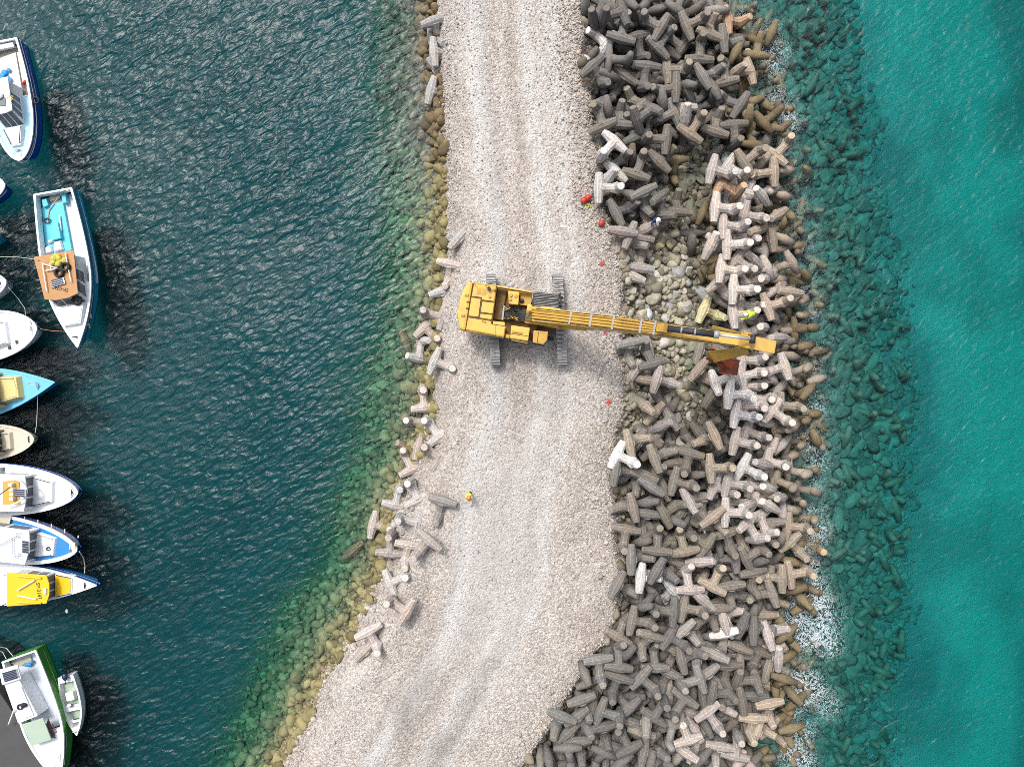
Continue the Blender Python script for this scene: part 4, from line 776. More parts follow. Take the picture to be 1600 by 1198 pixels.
# ------------------------------------------------------------------ boats on the harbour water
class Boat:
    def __init__(s, stern, bow, beam, label, hullmat, zg=1.15, w0=0.72, p=2.0, smax=0.45, rake=0.25, name='fishing_boat', rim='boat_white', deck='boat_white', cockpit='boat_offwhite', sf=0.45, rim_w=0.13, floor=0.42, stripe=None, drop=0.16):
        a, b = P(*stern, zg), P(*bow, zg); d = b - a; s.L = d.length; s.B = beam; s.zg = zg; s.p = p; s.w0 = w0; s.sm = smax
        s.root = empty(name, (a.x, a.y, 0), math.atan2(d.y, d.x), label=label, cat='boat', group='boats moored in the harbour')
        n = 30; S = [1 - (1 - i / n) ** 1.25 for i in range(n + 1)]; S[-1] = 0.9985
        MBh = MB(); rows = []
        for q in S:
            x = q * s.L; hb = s.half(q); zs = s.sheer(q); bw = hb * (0.96 - 0.38 * q ** 3); xr = x - rake * s.L * 0.30 * q ** 5
            rows.append([(x - rake * s.L * 0.30 * q ** 5 * 1.2, 0, -0.55 + 0.35 * q ** 4), (xr, bw * 0.95, -0.12), (x - (x - xr) * .5, bw * 0.96 + hb * 0.04, zs * 0.45), (x, hb, zs - 0.03)])
        for k, row in enumerate(rows): MBh.v += row
        m = len(rows)
        for row in rows: MBh.v += [(x, -y, z) for x, y, z in row]
        for k in range(m - 1):
            for j in range(3):
                a0 = k * 4 + j; MBh.f.append((a0, a0 + 4, a0 + 5, a0 + 1)); o0 = m * 4; MBh.f.append((o0 + a0, o0 + a0 + 1, o0 + a0 + 5, o0 + a0 + 4))
        o0 = m * 4; MBh.f.append((0, 1, 2, 3, o0 + 3, o0 + 2, o0 + 1))
        s.hull = MBh.build('hull', hullmat, s.root, smooth=False)
        # gunwale cap: a closed rim with thickness, inner wall down to the decks
        g = MB(); s.ri = rim_w
        O = [(q * s.L, s.half(q) + 0.02, s.sheer(q)) for q in S]; I = []
        for q in S:
            hb = s.half(q); x = q * s.L; I.append((min(max(x, rim_w), s.L - rim_w * 2.2), max(0.02, hb - rim_w * (1 + 0.7 * q ** 4)), s.sheer(q)))
        loopO = O + [(x, -y, z) for x, y, z in O[::-1]]; loopI = I + [(x, -y, z) for x, y, z in I[::-1]]
        k = len(loopO)
        g.v = loopO + loopI + [(x, y, z - 0.09) for x, y, z in loopO] + [(x, y, max(floor - .02, z - 0.55)) for x, y, z in loopI]
        for i in range(k):
            j = (i + 1) % k
            g.f += [(i, j, k + j, k + i), (2 * k + i, 2 * k + j, j, i), (k + i, k + j, 3 * k + j, 3 * k + i)]
        g.build('gunwale', rim, s.root)
        # fore deck and sunken working deck
        s.sf = sf; fd = MB(); F_ = [(sf + (0.985 - sf) * i / 14) for i in range(15)]
        top = [(q * s.L, max(0.015, s.half(q) - .05), s.sheer(q) - drop * (1 - q * 0.5)) for q in F_]; top[-1] = (s.L - rim_w * 2.1, 0.015, top[-1][2])
        fd.v = top + [(x, -y, z) for x, y, z in top] + [(x, y, z - 0.4) for x, y, z in top[:1]] + [(x, -y, z - 0.5) for x, y, z in top[:1]]
        t = len(top)
        fd.f = [(i, i + 1, t + i + 1, t + i)[::-1] for i in range(t - 1)] + [(0, t, 2 * t + 1, 2 * t)]
        s.deck = fd.build('fore_deck', deck, s.root)
        if sf > 0.05:
            ck = MB(); Q = [sf * i / 8 for i in range(9)]
            pts = [(max(q * s.L, rim_w), s.half(q) - .05) for q in Q]
            ck.v = [(x, y, floor) for x, y in pts] + [(x, -y, floor) for x, y in pts]; ck.f = [(i, i + 1, 9 + i + 1, 9 + i)[::-1] for i in range(8)]
            s.floor = floor; ck.build('working_deck', cockpit, s.root)
        if stripe:
            st = MB()
            for sg in (1, -1):
                A = [Vector((q * s.L, sg * (s.half(q) * 0.99 + 0.004), s.sheer(q) * 0.72)) for q in S]
                st.tube(A, 0.028, 6)
            st.build('rubbing_strake', stripe, s.root)
    def half(s, q):
        h = s.B / 2
        if q < s.sm: return h * (s.w0 + (1 - s.w0) * math.sin(math.pi / 2 * q / s.sm))
        t = (q - s.sm) / (1 - s.sm); return max(0.012, h * (1 - t ** s.p) ** (1.0 if s.p <= 2.2 else 0.62))
    def sheer(s, q): return s.zg * (1 + 0.30 * q ** 2)
    def loc(s, px, py, z):
        """surveyed pixel to the boat's own frame"""
        w = P(px, py, z); d = w - s.root.location; a = -s.root.rotation_euler.z
        return (d.x * math.cos(a) - d.y * math.sin(a), d.x * math.sin(a) + d.y * math.cos(a), z)
    def slab(s, name, mat, pts, z0, z1, parent=None, inset=0.0, bevel=0.03, px=True):
        poly = [s.loc(x, y, z1)[:2] if px else (x, y) for x, y in pts]
        cx = sum(p[0] for p in poly) / len(poly); cyy = sum(p[1] for p in poly) / len(poly)
        base = [(cx + (x - cx) * (1 + inset), cyy + (y - cyy) * (1 + inset)) for x, y in poly]
        return MB().prism(base, z0, z1, poly).build(name, mat, parent or s.root, bevel=bevel)
    def cabin(s, x0, x1, wb, wf, z0, z1, mat, roofmat=None, rake_f=0.55, rake_s=0.10, windows=3, glass='glass_dark', over=0.10, roof=True, name='wheelhouse', sidewin=2):
        """a wheelhouse with a raked windscreen: walls, framed panes, overhanging roof"""
        if abs(s.root.rotation_euler.z) < .5: x0 += .75; rake_f = .15          # near upright screens on the boats lying bow to the east
        base = [(x0, -wb / 2), (x1, -wf / 2), (x1, wf / 2), (x0, wb / 2)]
        tp = [(x0, -wb / 2 + rake_s), (x1 - rake_f, -wf / 2 + rake_s), (x1 - rake_f, wf / 2 - rake_s), (x0, wb / 2 - rake_s)]
        w = MB().prism(base, z0, z1, tp).build(name, mat, s.root, bevel=0.02)
        B = [Vector((x, y, z0)) for x, y in base]; T = [Vector((x, y, z1)) for x, y in tp]
        def pane(b0, b1, t0, t1, u0, u1, v0=0.18, v1=0.90):
            f = lambda u, v: (b0.lerp(b1, u)).lerp(t0.lerp(t1, u), v)
            q = [f(u0, v0), f(u1, v0), f(u1, v1), f(u0, v1)]; nrm = (q[1] - q[0]).cross(q[3] - q[0]).normalized()
            vs = [p - nrm * 0.012 for p in q] + [p + nrm * 0.012 for p in q]
            me = MB().add(vs, [(3, 2, 1, 0), (4, 5, 6, 7), (0, 1, 5, 4), (1, 2, 6, 5), (2, 3, 7, 6), (3, 0, 4, 7)])
            me.build('window', glass, w)
        for k in range(windows):
            g = 0.06; a = g + k * (1 - g) / windows; pane(B[1], B[2], T[1], T[2], a, a + (1 - g) / windows - g)
        for (i, j) in ((0, 1), (3, 2)):
            for k in range(sidewin):
                a = 0.35 + 0.62 * k / max(1, sidewin); pane(B[i], B[j], T[i], T[j], a, a + 0.62 / max(1, sidewin) - 0.05, 0.3, 0.88)
        if roof:
            r = [(x0 - over * 2, -wb / 2 - over * .4), (x1 - rake_f + over, -wf / 2 - over * .3), (x1 - rake_f + over * 2.2, -wf / 5), (x1 - rake_f + over * 2.2, wf / 5), (x1 - rake_f + over, wf / 2 + over * .3), (x0 - over * 2, wb / 2 + over * .4)]
            s.roof = MB().prism(r, z1 + .002, z1 + 0.09).build('cabin_roof', roofmat or mat, w, bevel=0.03); s.zr = z1 + 0.092
        return w
    def trunk(s, x0, x1, w0, w1, z0, z1, mat, top=None, inset=0.12, name='cabin_trunk', rails=None):
        base = [(x0, -w0 / 2), (x1, -w1 / 2), (x1, w1 / 2), (x0, w0 / 2)]
        tp = [(x0 + .02, -w0 / 2 + inset), (x1 - inset * 2, -w1 / 2 + inset), (x1 - inset * 2, w1 / 2 - inset), (x0 + .02, w0 / 2 - inset)]
        t = MB().prism(base, z0, z1, tp).build(name, mat, s.root, bevel=0.04)
        if top:
            q = [(x0 + .06, -w0 / 2 + inset * 1.7), (x1 - inset * 3, -w1 / 2 + inset * 1.7), (x1 - inset * 2.4, 0), (x1 - inset * 3, w1 / 2 - inset * 1.7), (x0 + .06, w0 / 2 - inset * 1.7)]
            MB().prism(q, z1 + .002, z1 + .03).build('deck_panel', top, t, bevel=0.01)
        if rails:
            for sg in (1, -1):
                MB().tube([(x0 + .15, sg * (w0 / 2 - inset * 1.2), z1 + .01), (x0 + .15, sg * (w0 / 2 - inset * 1.2), z1 + .10), (x1 - inset * 3, sg * (w1 / 2 - inset * 1.2), z1 + .10), (x1 - inset * 3, sg * (w1 / 2 - inset * 1.2), z1 + .01)], 0.028, 6).build('grab_rail', rails, t)
        return t
    def cleat(s, x, z, mat='steel'):
        MB().box(x - .05, x + .05, -.05, .05, z, z + .14).tube([(x, -.2, z + .14), (x, .2, z + .14)], .035, 6).build('cleat', mat, s.root)
    def bowrail(s, q0=0.62, h=0.5, mat='steel'):
        m = MB()
        for sg in (1, -1):
            A = [(q * s.L, sg * (s.half(q) - .08), s.sheer(q) + h) for q in np.linspace(q0, 0.97, 9)]; m.tube(A, 0.02, 6)
            for a in A[::2]: m.tube([a, (a[0], a[1], a[2] - h)], 0.017, 6)
        m.build('bow_rail', mat, s.root)
    def hatch(s, x0, x1, y0, y1, z, mat, name='deck_hatch', h=.08):
        return MB().box(x0, x1, y0, y1, z, z + h).build(name, mat, s.root, bevel=.015)
    def solar(s, pts, z, parent=None, rows=4):
        q = [Vector(s.loc(x, y, z)) for x, y in pts]; f = s.slab('solar_panel', 'steel', pts, z, z + .05, bevel=.008)
        m = MB(); q = [Vector((*v.xy, z + .056)) for v in q]
        for i in range(rows):
            a, b = (i + .10) / rows, (i + .93) / rows
            e = lambda u, v: q[0].lerp(q[1], u).lerp(q[3].lerp(q[2], u), v)
            m.add([e(.05, a), e(.95, a), e(.95, b), e(.05, b)], [(0, 1, 2, 3)])
        m.build('solar_cells', 'solar', f); return f
    def reg(s, body, size, mat, px, py, z, up, name='registration_marking'):
        """lettering lying flat; up = world angle in degrees in which the top of the letters points"""
        l = s.loc(px, py, z); return text_part(name, body, size, mat, s.root, l, math.radians(up) - math.pi / 2 - s.root.rotation_euler.z)

def scrawl(b, n, h, mat, a, c, z, seed):
    """painted lettering too small to read in the photograph: a row of short strokes between two surveyed points"""
    q = random.Random(seed); A, C_ = Vector(b.loc(*a, z)), Vector(b.loc(*c, z)); d = (C_ - A) / n; u = Vector((-d.y, d.x, 0)).normalized(); e = d.normalized(); m = MB()
    for k in range(n):
        o = A + d * (k + .15); w = d.length * .6
        for j in range(q.choice((2, 3, 3))):
            t = q.choice(((0, 0, 0, 1), (0, 1, 1, 1), (0, 0, 1, 1), (1, 0, 1, 1), (0, .5, 1, .5), (0, 1, 1, 0)))
            m.beam(o + e * w * t[0] + u * h * t[1] + Vector((0, 0, .001 * j)), o + e * w * t[2] + u * h * t[3] + Vector((0, 0, .001 * j)), .035, .006)
    m.build('side_lettering', mat, b.root)
def tyre(name, c, R, r, label, grp=None, rot=None):
    o = MB().torus((0, 0, 0), R, r, 20, 10, 1.15).build(name, 'rubber', smooth=True); o.location = c
    if rot: o.rotation_euler = rot
    return props(o, label, 'tyre', grp)
def hang(name, mat, pts, r, label, cat='rope'):
    """a slack line between surveyed points"""
    P3 = [Vector(p) for p in pts]; out = []
    for a, b in zip(P3[:-1], P3[1:]): out += [a.lerp(b, t / 6) for t in range(6)]
    out.append(P3[-1]); return props(MB().tube(out, r, 6).build(name, mat, smooth=True), label, cat)
def coil(name, c, R, mat, label, cat, seed=1, turns=5, r=.03, flat=.5):
    q = random.Random(seed); pts = []
    for i in range(turns * 14):
        a = i * .45; rr = R * q.uniform(.45, 1.0); pts.append((c[0] + rr * math.cos(a), c[1] + rr * math.sin(a) * .8, c[2] + r + q.uniform(0, R * flat * .3)))
    return props(MB().tube(pts, r, 6).build(name, mat, smooth=True), label, cat)

# --- A: white boat with royal blue hull, cut by the left edge at the top
b = Boat((-2, 64), (36, 254), 3.05, 'white boat with royal blue hull and pale blue side decks, topmost at the left edge', 'royal_blue', 1.25, w0=.86, p=2.6, sf=.47, deck='pale_blue', cockpit='boat_beige', floor=.5, stripe='boat_white')
b.cabin(.40 * b.L, .72 * b.L, 1.75, 1.5, 1.05, 2.45, 'boat_white', windows=3, glass='glass_grey', rake_f=.8, sidewin=3)
b.trunk(.72 * b.L, .90 * b.L, 1.5, .9, 1.15, 1.62, 'boat_white', top='boat_white', rails='glass_brown')
b.hatch(.935 * b.L, .965 * b.L, -.15, .15, 1.5, 'boat_white', 'anchor_locker')
b.hatch(.02 * b.L, .06 * b.L, -1.0, .9, .9, 'boat_offwhite', 'stern_thwart', .2)
b.slab('engine_cover', 'boat_white', [(-10, 95), (24, 82), (34, 140), (-2, 150)], .5, .95)
b.slab('side_bench', 'boat_beige', [(26, 82), (33, 80), (43, 128), (35, 130)], .5, .9)
b.reg('SP-10', .46, 'text_ochre', 9, 151, b.zr + .003, 258); scrawl(b, 6, .22, 'text_black', (40, 147), (44, 168), 1.215, 1); scrawl(b, 7, .14, 'boat_grey', (44.5, 170), (47, 190), 1.24, 2)
MB().ball((.52 * b.L, .15, b.zr + .1), .26, sq=(1, 1, .5)).build('radar_dome', 'boat_white', b.root, True)
b.cleat(.91 * b.L, 1.45)
MB().prism([b.loc(x, y, 2.2)[:2] for x, y in ((-14, 158), (14, 156), (15, 168), (-14, 172))], b.zr, b.zr + .05).build('roof_hatch', 'glass_grey', b.root)
props(MB().torus((0, 0, 0), .22, .075, 18, 8).build('tyre', 'rubber', smooth=True), 'small black tyre fender on the rail of the royal blue boat', 'tyre').location = P(56, 157, 1.32)
q = random.Random(4); m = MB()
for k in range(7): m.ball((q.uniform(-.32, .32), q.uniform(-.5, .5), q.uniform(0, .08)), q.uniform(.14, .26), 8, 6, (1, 1, .35))
o = m.build('blue_tarp', 'tarp_blue', smooth=True); o.location = P(10, 117, 1.02); props(o, 'crumpled bright blue tarp on the white cover of the topmost boat', 'tarp')
m = MB()
for k in range(5): m.ball((q.uniform(-.16, .16), q.uniform(-.12, .12), q.uniform(0, .1)), q.uniform(.08, .15), 8, 6)
o = m.build('red_bag', 'red_paint', smooth=True); o.location = P(38, 130, 1.0); props(o, 'dark red bag by the rail of the topmost boat', 'bag')

# --- C, D, E, F: bows that reach in from the left edge
b = Boat((-150, 308), (13, 291), 2.9, 'white bow with royal blue hull side, small at the left edge above the turquoise boat', 'royal_blue', 1.15, p=2.5, w0=.8, sf=.3); b.cleat(.93 * b.L, 1.35); b.trunk(.5 * b.L, .84 * b.L, 1.9, 1.1, 1.0, 1.5, 'boat_white')
b = Boat((-150, 385), (5, 369), 2.7, 'tip of a light blue bow, barely showing at the left edge', 'sea_blue', 1.1, p=2.0, w0=.8, rim='sky_blue', deck='sky_blue', sf=.3); b.cleat(.9 * b.L, 1.3)
b = Boat((-150, 470), (15, 441), 2.7, 'white bow tip with dark fittings at the left edge beside the ochre roof', 'boat_white', 1.1, p=2.6, w0=.8, sf=.3); b.cleat(.93 * b.L, 1.33, 'black_paint'); b.bowrail(.8, .25)
b = Boat((-150, 548), (63, 512), 3.75, 'white rounded bow with pale blue deck recess, between turquoise and light blue boats', 'boat_white', 1.25, p=2.9, w0=.85, sf=.3, drop=.12)
t = b.trunk(.46 * b.L, .80 * b.L, 2.7, 1.8, 1.1, 1.62, 'boat_white', rails='black_paint'); b.slab('deck_recess', 'pale_blue', [(27, 500), (40, 503), (42, 538), (26, 546)], 1.36, 1.40, bevel=.005)
b.hatch(.82 * b.L, .84 * b.L, -.9, -.65, 1.40, 'black_paint', 'vent'); b.hatch(.76 * b.L, .78 * b.L, -1.2, -.95, 1.38, 'black_paint', 'vent'); b.cleat(.955 * b.L, 1.5)

# --- B: turquoise boat with the ochre roof
b = Boat((82, 298), (126, 544), 3.5, 'white fishing boat with turquoise hull, ochre cabin roof and open blue stern', 'sea_blue', 1.25, w0=.80, p=1.9, smax=.50, sf=.60, cockpit='boat_offwhite', floor=.40, stripe='text_black', rim='boat_white')
b.slab('working_platform', 'cyan_blue', [(57, 327), (98, 315), (112, 390), (66, 402)], .42, .62)
b.slab('fish_box', 'cyan_blue', [(82, 349), (90, 347), (95, 372), (80, 376)], .62, .95)
b.slab('fish_box', 'cyan_blue', [(65, 312), (72, 310), (75, 321), (67, 324)], .42, .85)
b.slab('stern_hatch', 'boat_tan', [(77, 307), (91, 302), (94, 310), (78, 315)], .42, .60)
b.slab('stern_locker', 'cyan_blue', [(95, 302), (101, 300), (104, 316), (98, 318)], .42, .8)
b.cabin(.445 * b.L, .735 * b.L, 2.75, 2.3, 1.05, 2.35, 'boat_white', 'ochre_roof', rake_f=.75, windows=3, glass='glass_grey', sidewin=2, over=.16)
zr = b.zr
b.trunk(.735 * b.L, .87 * b.L, 2.25, 1.4, 1.15, 1.72, 'boat_white', top='boat_white', inset=.10)
b.solar([(79, 438), (99, 433), (102, 443), (82, 449)], zr + .06, rows=4)
b.reg('SP-0762', .36, 'text_black', 94, 451, zr + .003, 258); b.reg('SP-0762', .42, 'text_black', 128, 430, 1.29, 192)
m = MB()
for (x0, y0), (x1, y1) in (((66, 410), (73, 455)), ((102, 395), (111, 440)), ((66, 412), (105, 424)), ((71, 423), (88, 420)), ((78, 411), (80, 421))):
    m.tube([b.loc(x0, y0, zr + .14), b.loc(x1, y1, zr + .14)], .04, 6)
m.build('roof_rack', 'boat_white', b.root)
b.cleat(.93 * b.L, 1.55, 'black_paint'); b.hatch(.80 * b.L, .83 * b.L, 1.15, 1.28, 1.32, 'black_paint', 'vent'); b.hatch(.86 * b.L, .89 * b.L, .95, 1.08, 1.36, 'black_paint', 'vent')
tyre('tyre', P(102, 417, zr + .12), .26, .10, 'black tyre on the ochre roof, touching the yellow net', 'tyres on the turquoise boat'); tyre('tyre', P(92, 426, zr + .12), .26, .10, 'black tyre on the ochre roof, nearest the solar panel', 'tyres on the turquoise boat')
tyre('tyre', P(120, 469, 1.86), .28, .10, 'black tyre lying on the white fore cabin', 'tyres on the turquoise boat')
m = MB(); q = random.Random(8)
for k in range(16): m.ball((q.uniform(-.4, .4), q.uniform(-.32, .32), q.uniform(.02, .16)), q.uniform(.13, .25), 8, 6, (1, 1, .5))
o = m.build('fishing_net', 'net_yellow', smooth=True); o.location = P(93, 407, zr + .06); props(o, 'yellow fishing net heaped on the ochre cabin roof', 'net')
coil('rope_coil', P(74, 345, .66), .28, 'text_black', 'dark rope tangled on the turquoise stern platform', 'rope', 3, 3, .022)
m = MB()
for x0, x1, y0, y1 in ((-.62, -.05, -.55, .1), (.05, .75, -.5, .35), (-.3, .2, .2, .55)): m.prism([(x0, y0), (x1, y0 + .1), (x1 - .08, y1), (x0 + .05, y1 - .05)], 0, .22, [(x0 + .05, y0 + .08), (x1 - .1, y0 + .15), (x1 - .15, y1 - .1), (x0 + .12, y1 - .12)])
o = m.build('white_sacks', 'boat_white', bevel=.05); o.location = P(84, 385, .64); o.rotation_euler.z = math.radians(10); props(o, 'pile of white sacks behind the ochre roofed cabin', 'sacks')
hang('plank', 'boat_white', [P(93, 337, .72), P(96, 362, .72)], .06, 'white plank lying on the turquoise stern platform', 'plank')
hang('mooring_rope', 'rope', [P(108, 298, 1.35), P(99, 300, 1.0), P(92, 307, .8), P(84, 318, .7), P(76, 330, .68), P(75, 345, .68)], .03, 'pale rope led over the stern of the turquoise boat')
hang('mooring_rope', 'rope', [P(-12, 401, 1.6), P(30, 402, 1.4), P(60, 406, zr + .15)], .025, 'pale line from the left edge to the ochre roof')

# --- G: light blue with yellow cabin
b = Boat((-150, 632), (91, 597), 3.75, 'light blue boat with cream yellow cabin and pointed bow', 'mid_blue', 1.3, w0=.8, p=1.75, sf=.25, rim='sky_blue', deck='sky_blue', drop=.05)
b.trunk(.44 * b.L, .80 * b.L, 2.75, 1.75, 1.2, 1.9, 'cream_yellow', top='cream_yellow', rails='boat_beige', inset=.16)
b.cabin(.2 * b.L, .665 * b.L, 2.7, 2.55, 1.25, 2.6, 'cream_yellow', rake_f=.8, windows=3, glass='glass_grey', sidewin=2)
b.cleat(.885 * b.L, 1.6, 'steel'); coil('rope_coil', P(49, 600, 1.5), .25, 'rope', 'small rope coil on the light blue fore deck', 'rope', 6, 2, .02)
# --- H: beige
b = Boat((-150, 702), (58, 685), 2.75, 'beige boat with rounded bow and dark brown windscreen', 'boat_beige', 1.1, w0=.85, p=2.8, sf=.25, rim='boat_beige', deck='boat_beige', drop=.12)
b.trunk(.60 * b.L, .85 * b.L, 1.9, 1.4, 1.0, 1.5, 'boat_beige', rails='boat_tan', inset=.13); b.cabin(.25 * b.L, .77 * b.L, 1.9, 1.8, 1.05, 2.1, 'boat_beige', rake_f=1.1, windows=3, glass='glass_brown', sidewin=1)
b.slab('deck_recess', 'boat_tan', [(31, 672), (36, 672), (37, 704), (34, 706)], 1.15, 1.20, bevel=.005); b.cleat(.955 * b.L, 1.25, 'black_paint')
# --- I: white with ochre flybridge
b = Boat((-150, 760), (127, 768), 3.75, 'white boat with ochre flybridge floor, solar panel and dark curved windscreen', 'boat_white', 1.3, w0=.85, p=2.35, sf=.25, drop=.1, stripe='royal_blue')
b.trunk(.72 * b.L, .88 * b.L, 2.5, 1.75, 1.2, 1.75, 'boat_white', rails='glass_brown', inset=.15); b.cabin(.3 * b.L, .755 * b.L, 2.75, 2.5, 1.2, 2.55, 'boat_white', rake_f=.75, windows=3, glass='glass_grey', sidewin=2)
zr = b.zr; b.slab('flybridge_floor', 'orange_ochre', [(4, 752), (30, 749), (31, 788), (4, 788)], zr, zr + .05, bevel=.005)
m = MB().torus((0, 0, 0), .01, .01, 4, 4); q = MB()
arc = [b.loc(-8 + 50 * math.cos(a), 767 + 25 * math.sin(a), zr + .35) for a in np.linspace(-1.25, 1.25, 14)]; q.tube(arc, .06, 6); q.build('flybridge_coaming', 'boat_white', b.root)
for dx, dy in ((12, 757), (14, 765), (14, 772), (14, 779)): b.slab('seat', 'boat_white', [(dx, dy - 2), (dx + 6, dy - 2), (dx + 6, dy + 2.5), (dx, dy + 2.5)], zr + .05, zr + .4)
b.solar([(23, 763), (40, 764), (40, 776), (23, 776)], zr + .45, rows=4); hang('fishing_rod', 'text_black', [P(0, 772, zr + .9), P(16, 761, zr + .6)], .03, 'dark pole across the ochre flybridge', 'pole')
for px, py in ((67, 742), (81, 746), (67, 791), (83, 788)): b.slab('vent', 'black_paint', [(px - 4, py - 1.5), (px + 4, py - .5), (px + 4, py + 1.5), (px - 4, py + 1)], 1.25, 1.30, bevel=.005)
b.slab('deck_recess', 'pale_blue', [(87, 750), (101, 750), (101, 789), (87, 785)], 1.40, 1.44, bevel=.005); b.cleat(.965 * b.L, 1.6, 'rubber')
b.slab('stern_box', 'glass_grey', [(0, 730), (5, 730), (5, 739), (0, 739)], 1.25, 1.5)
# --- J: white with blue side decks
b = Boat((-150, 822), (126, 857), 3.55, 'white boat with bright blue side decks and fore deck, grey windscreen', 'boat_white', 1.3, w0=.85, p=2.35, sf=.25, deck='mid_blue', drop=.1, rim_w=.2, stripe='royal_blue')
b.trunk(.70 * b.L, .89 * b.L, 2.25, 1.5, 1.15, 1.7, 'boat_white', rails='boat_grey', inset=.14); b.cabin(.3 * b.L, .77 * b.L, 2.55, 2.35, 1.15, 2.5, 'boat_white', rake_f=.95, windows=3, glass='glass_grey', sidewin=2)
zr = b.zr; b.solar([(35, 844), (46, 845), (46, 864), (35, 863)], zr + .05, rows=5)
m = MB()
for a, c in (((0, 852), (28, 836)), ((0, 862), (28, 868)), ((19, 840), (19, 866))): m.tube([b.loc(*a, zr + .15), b.loc(*c, zr + .15)], .025, 6)
for px, py in ((29, 836), (28, 868)): m.torus(b.loc(px, py, zr + .15), .18, .022, 14, 6)
m.build('roof_rack', 'steel', b.root); b.slab('anchor_box', 'boat_white', [(108, 848), (117, 848), (117, 858), (108, 858)], 1.5, 1.75)
scrawl(b, 10, .17, 'boat_grey', (27, 817), (49, 820), 1.27, 3); coil('rope_coil', P(76, 857, 1.72), .2, 'text_black', 'dark rope tangle on the fore cabin of the blue decked boat', 'rope', 9, 2, .02)
b.slab('stern_awning', 'boat_beige', [(-20, 806), (17, 808), (14, 822), (-20, 816)], 1.5, 1.55); b.cleat(.965 * b.L, 1.6)
m = MB()
for k in range(5): m.beam(b.loc(38 + k * 21, 816 + k * 3.6 + k * k * .6, 1.31), b.loc(38.4 + k * 21, 806.5 + k * 4.2 + k * k * .8, 1.31), .06, .03)
m.build('deck_seams', 'boat_white', b.root)
# --- K: yellow cabin
b = Boat((-112, 913), (156, 912), 2.95, 'white boat with yellow cabin roof, yellow fore hatch and sharp bow', 'mid_blue', 1.25, w0=.82, p=1.85, sf=.42, drop=.06, stripe='royal_blue')
b.cabin(.50 * b.L, .755 * b.L, 2.25, 1.9, 1.15, 2.45, 'boat_white', 'cabin_yellow', rake_f=.72, windows=3, glass='glass_grey', sidewin=2, over=.17)
zr = b.zr; b.trunk(.755 * b.L, .865 * b.L, 1.75, 1.35, 1.2, 1.6, 'boat_white', top='cabin_yellow', rails='text_black', inset=.08)
b.reg('SP-0187', .36, 'text_black', 60.5, 923, zr + .003, 8); scrawl(b, 8, .15, 'boat_grey', (56, 890), (71, 891), 1.28, 4)
m = MB()
for a, c in (((27, 922), (54, 906)), ((27, 930), (56, 936))): m.tube([b.loc(*a, zr + .12), b.loc(*c, zr + .12)], .05, 6)
m.build('roof_rack', 'boat_white', b.root); b.slab('roof_hatch', 'boat_white', [(67, 919), (72, 919), (72, 928), (67, 928)], zr, zr + .1)
m = MB()
for y0, y1 in ((900, 903), (941, 942)): m.tube([b.loc(28, y0, zr + .08), b.loc(64, y1, zr + .08)], .06, 6)
m.build('roof_rail', 'cabin_yellow', b.root)
b.slab('engine_box', 'boat_white', [(2, 910), (18, 910), (19, 927), (3, 927)], .45, 1.1); b.slab('stern_gear', 'boat_grey', [(0, 931), (26, 930), (26, 941), (0, 941)], .45, .8); b.cleat(.93 * b.L, 1.5, 'black_paint')
m = MB()
for x in (4, 14, 24): m.tube([b.loc(x, 897, .5), b.loc(x, 897, 1.7)], .03, 6)
m.tube([b.loc(0, 897, 1.7), b.loc(26, 897, 1.7)], .03, 6); m.build('stern_frame', 'steel', b.root)
# --- L: white with green hull side, by the quay
b = Boat((29, 1024), (97, 1218), 2.95, 'white boat with bright green hull and sage green canopy, moored at the quay corner', 'green_hull', 1.2, w0=.88, p=2.0, smax=.5, sf=.62, cockpit='boat_offwhite', floor=.45)
b.slab('engine_house', 'boat_white', [(5, 1065), (28, 1058), (59, 1118), (28, 1130)], .45, 1.7, bevel=.05); b.slab('long_hatch', 'boat_white', [(16, 1078), (33, 1072), (52, 1117), (36, 1122)], 1.70, 1.80)
b.slab('shelter_roof', 'boat_white', [(-2, 1046), (27, 1038), (33, 1060), (3, 1070)], 1.8, 1.9)
b.solar([(3, 1051), (26, 1044), (30, 1058), (7, 1065)], 1.91, rows=6)
b.slab('canopy', 'sage', [(33, 1132), (67, 1121), (80, 1155), (50, 1165)], 1.75, 1.83, bevel=.03)
b.slab('side_panel', 'text_maroon', [(75.5, 1121), (78, 1127), (87.5, 1153), (81, 1152), (72, 1131)], 1.25, 1.262, bevel=.002)
b.reg('SP 02', .32, 'text_maroon', 84, 1138, 1.27, 25, 'side_lettering'); b.slab('stern_hatch', 'boat_tan', [(14, 1036), (47, 1024), (50, 1033), (33, 1040)], .46, .6)
b.trunk(.80 * b.L, .90 * b.L, 1.6, 1.1, 1.15, 1.5, 'boat_white', top='boat_white'); b.cleat(.95 * b.L, 1.4)
o = MB().torus((0, 0, 0), .17, .05, 16, 8).ball((.3, .15, .05), .2, 10, 6, (1.2, .9, .5)).build('black_gear', 'rubber', smooth=True); o.location = P(31, 1104, 1.88); props(o, 'small black gear on the long white hatch of the green boat', 'gear')
o = MB().ball((0, 0, 0), .2, 10, 6, (1.6, .8, .4)).ball((.3, .2, 0), .14, 8, 6).build('blue_bundle', 'tarp_blue', smooth=True); o.location = P(43, 1038, .66); props(o, 'small blue bundle in the stern of the green boat', 'bundle')
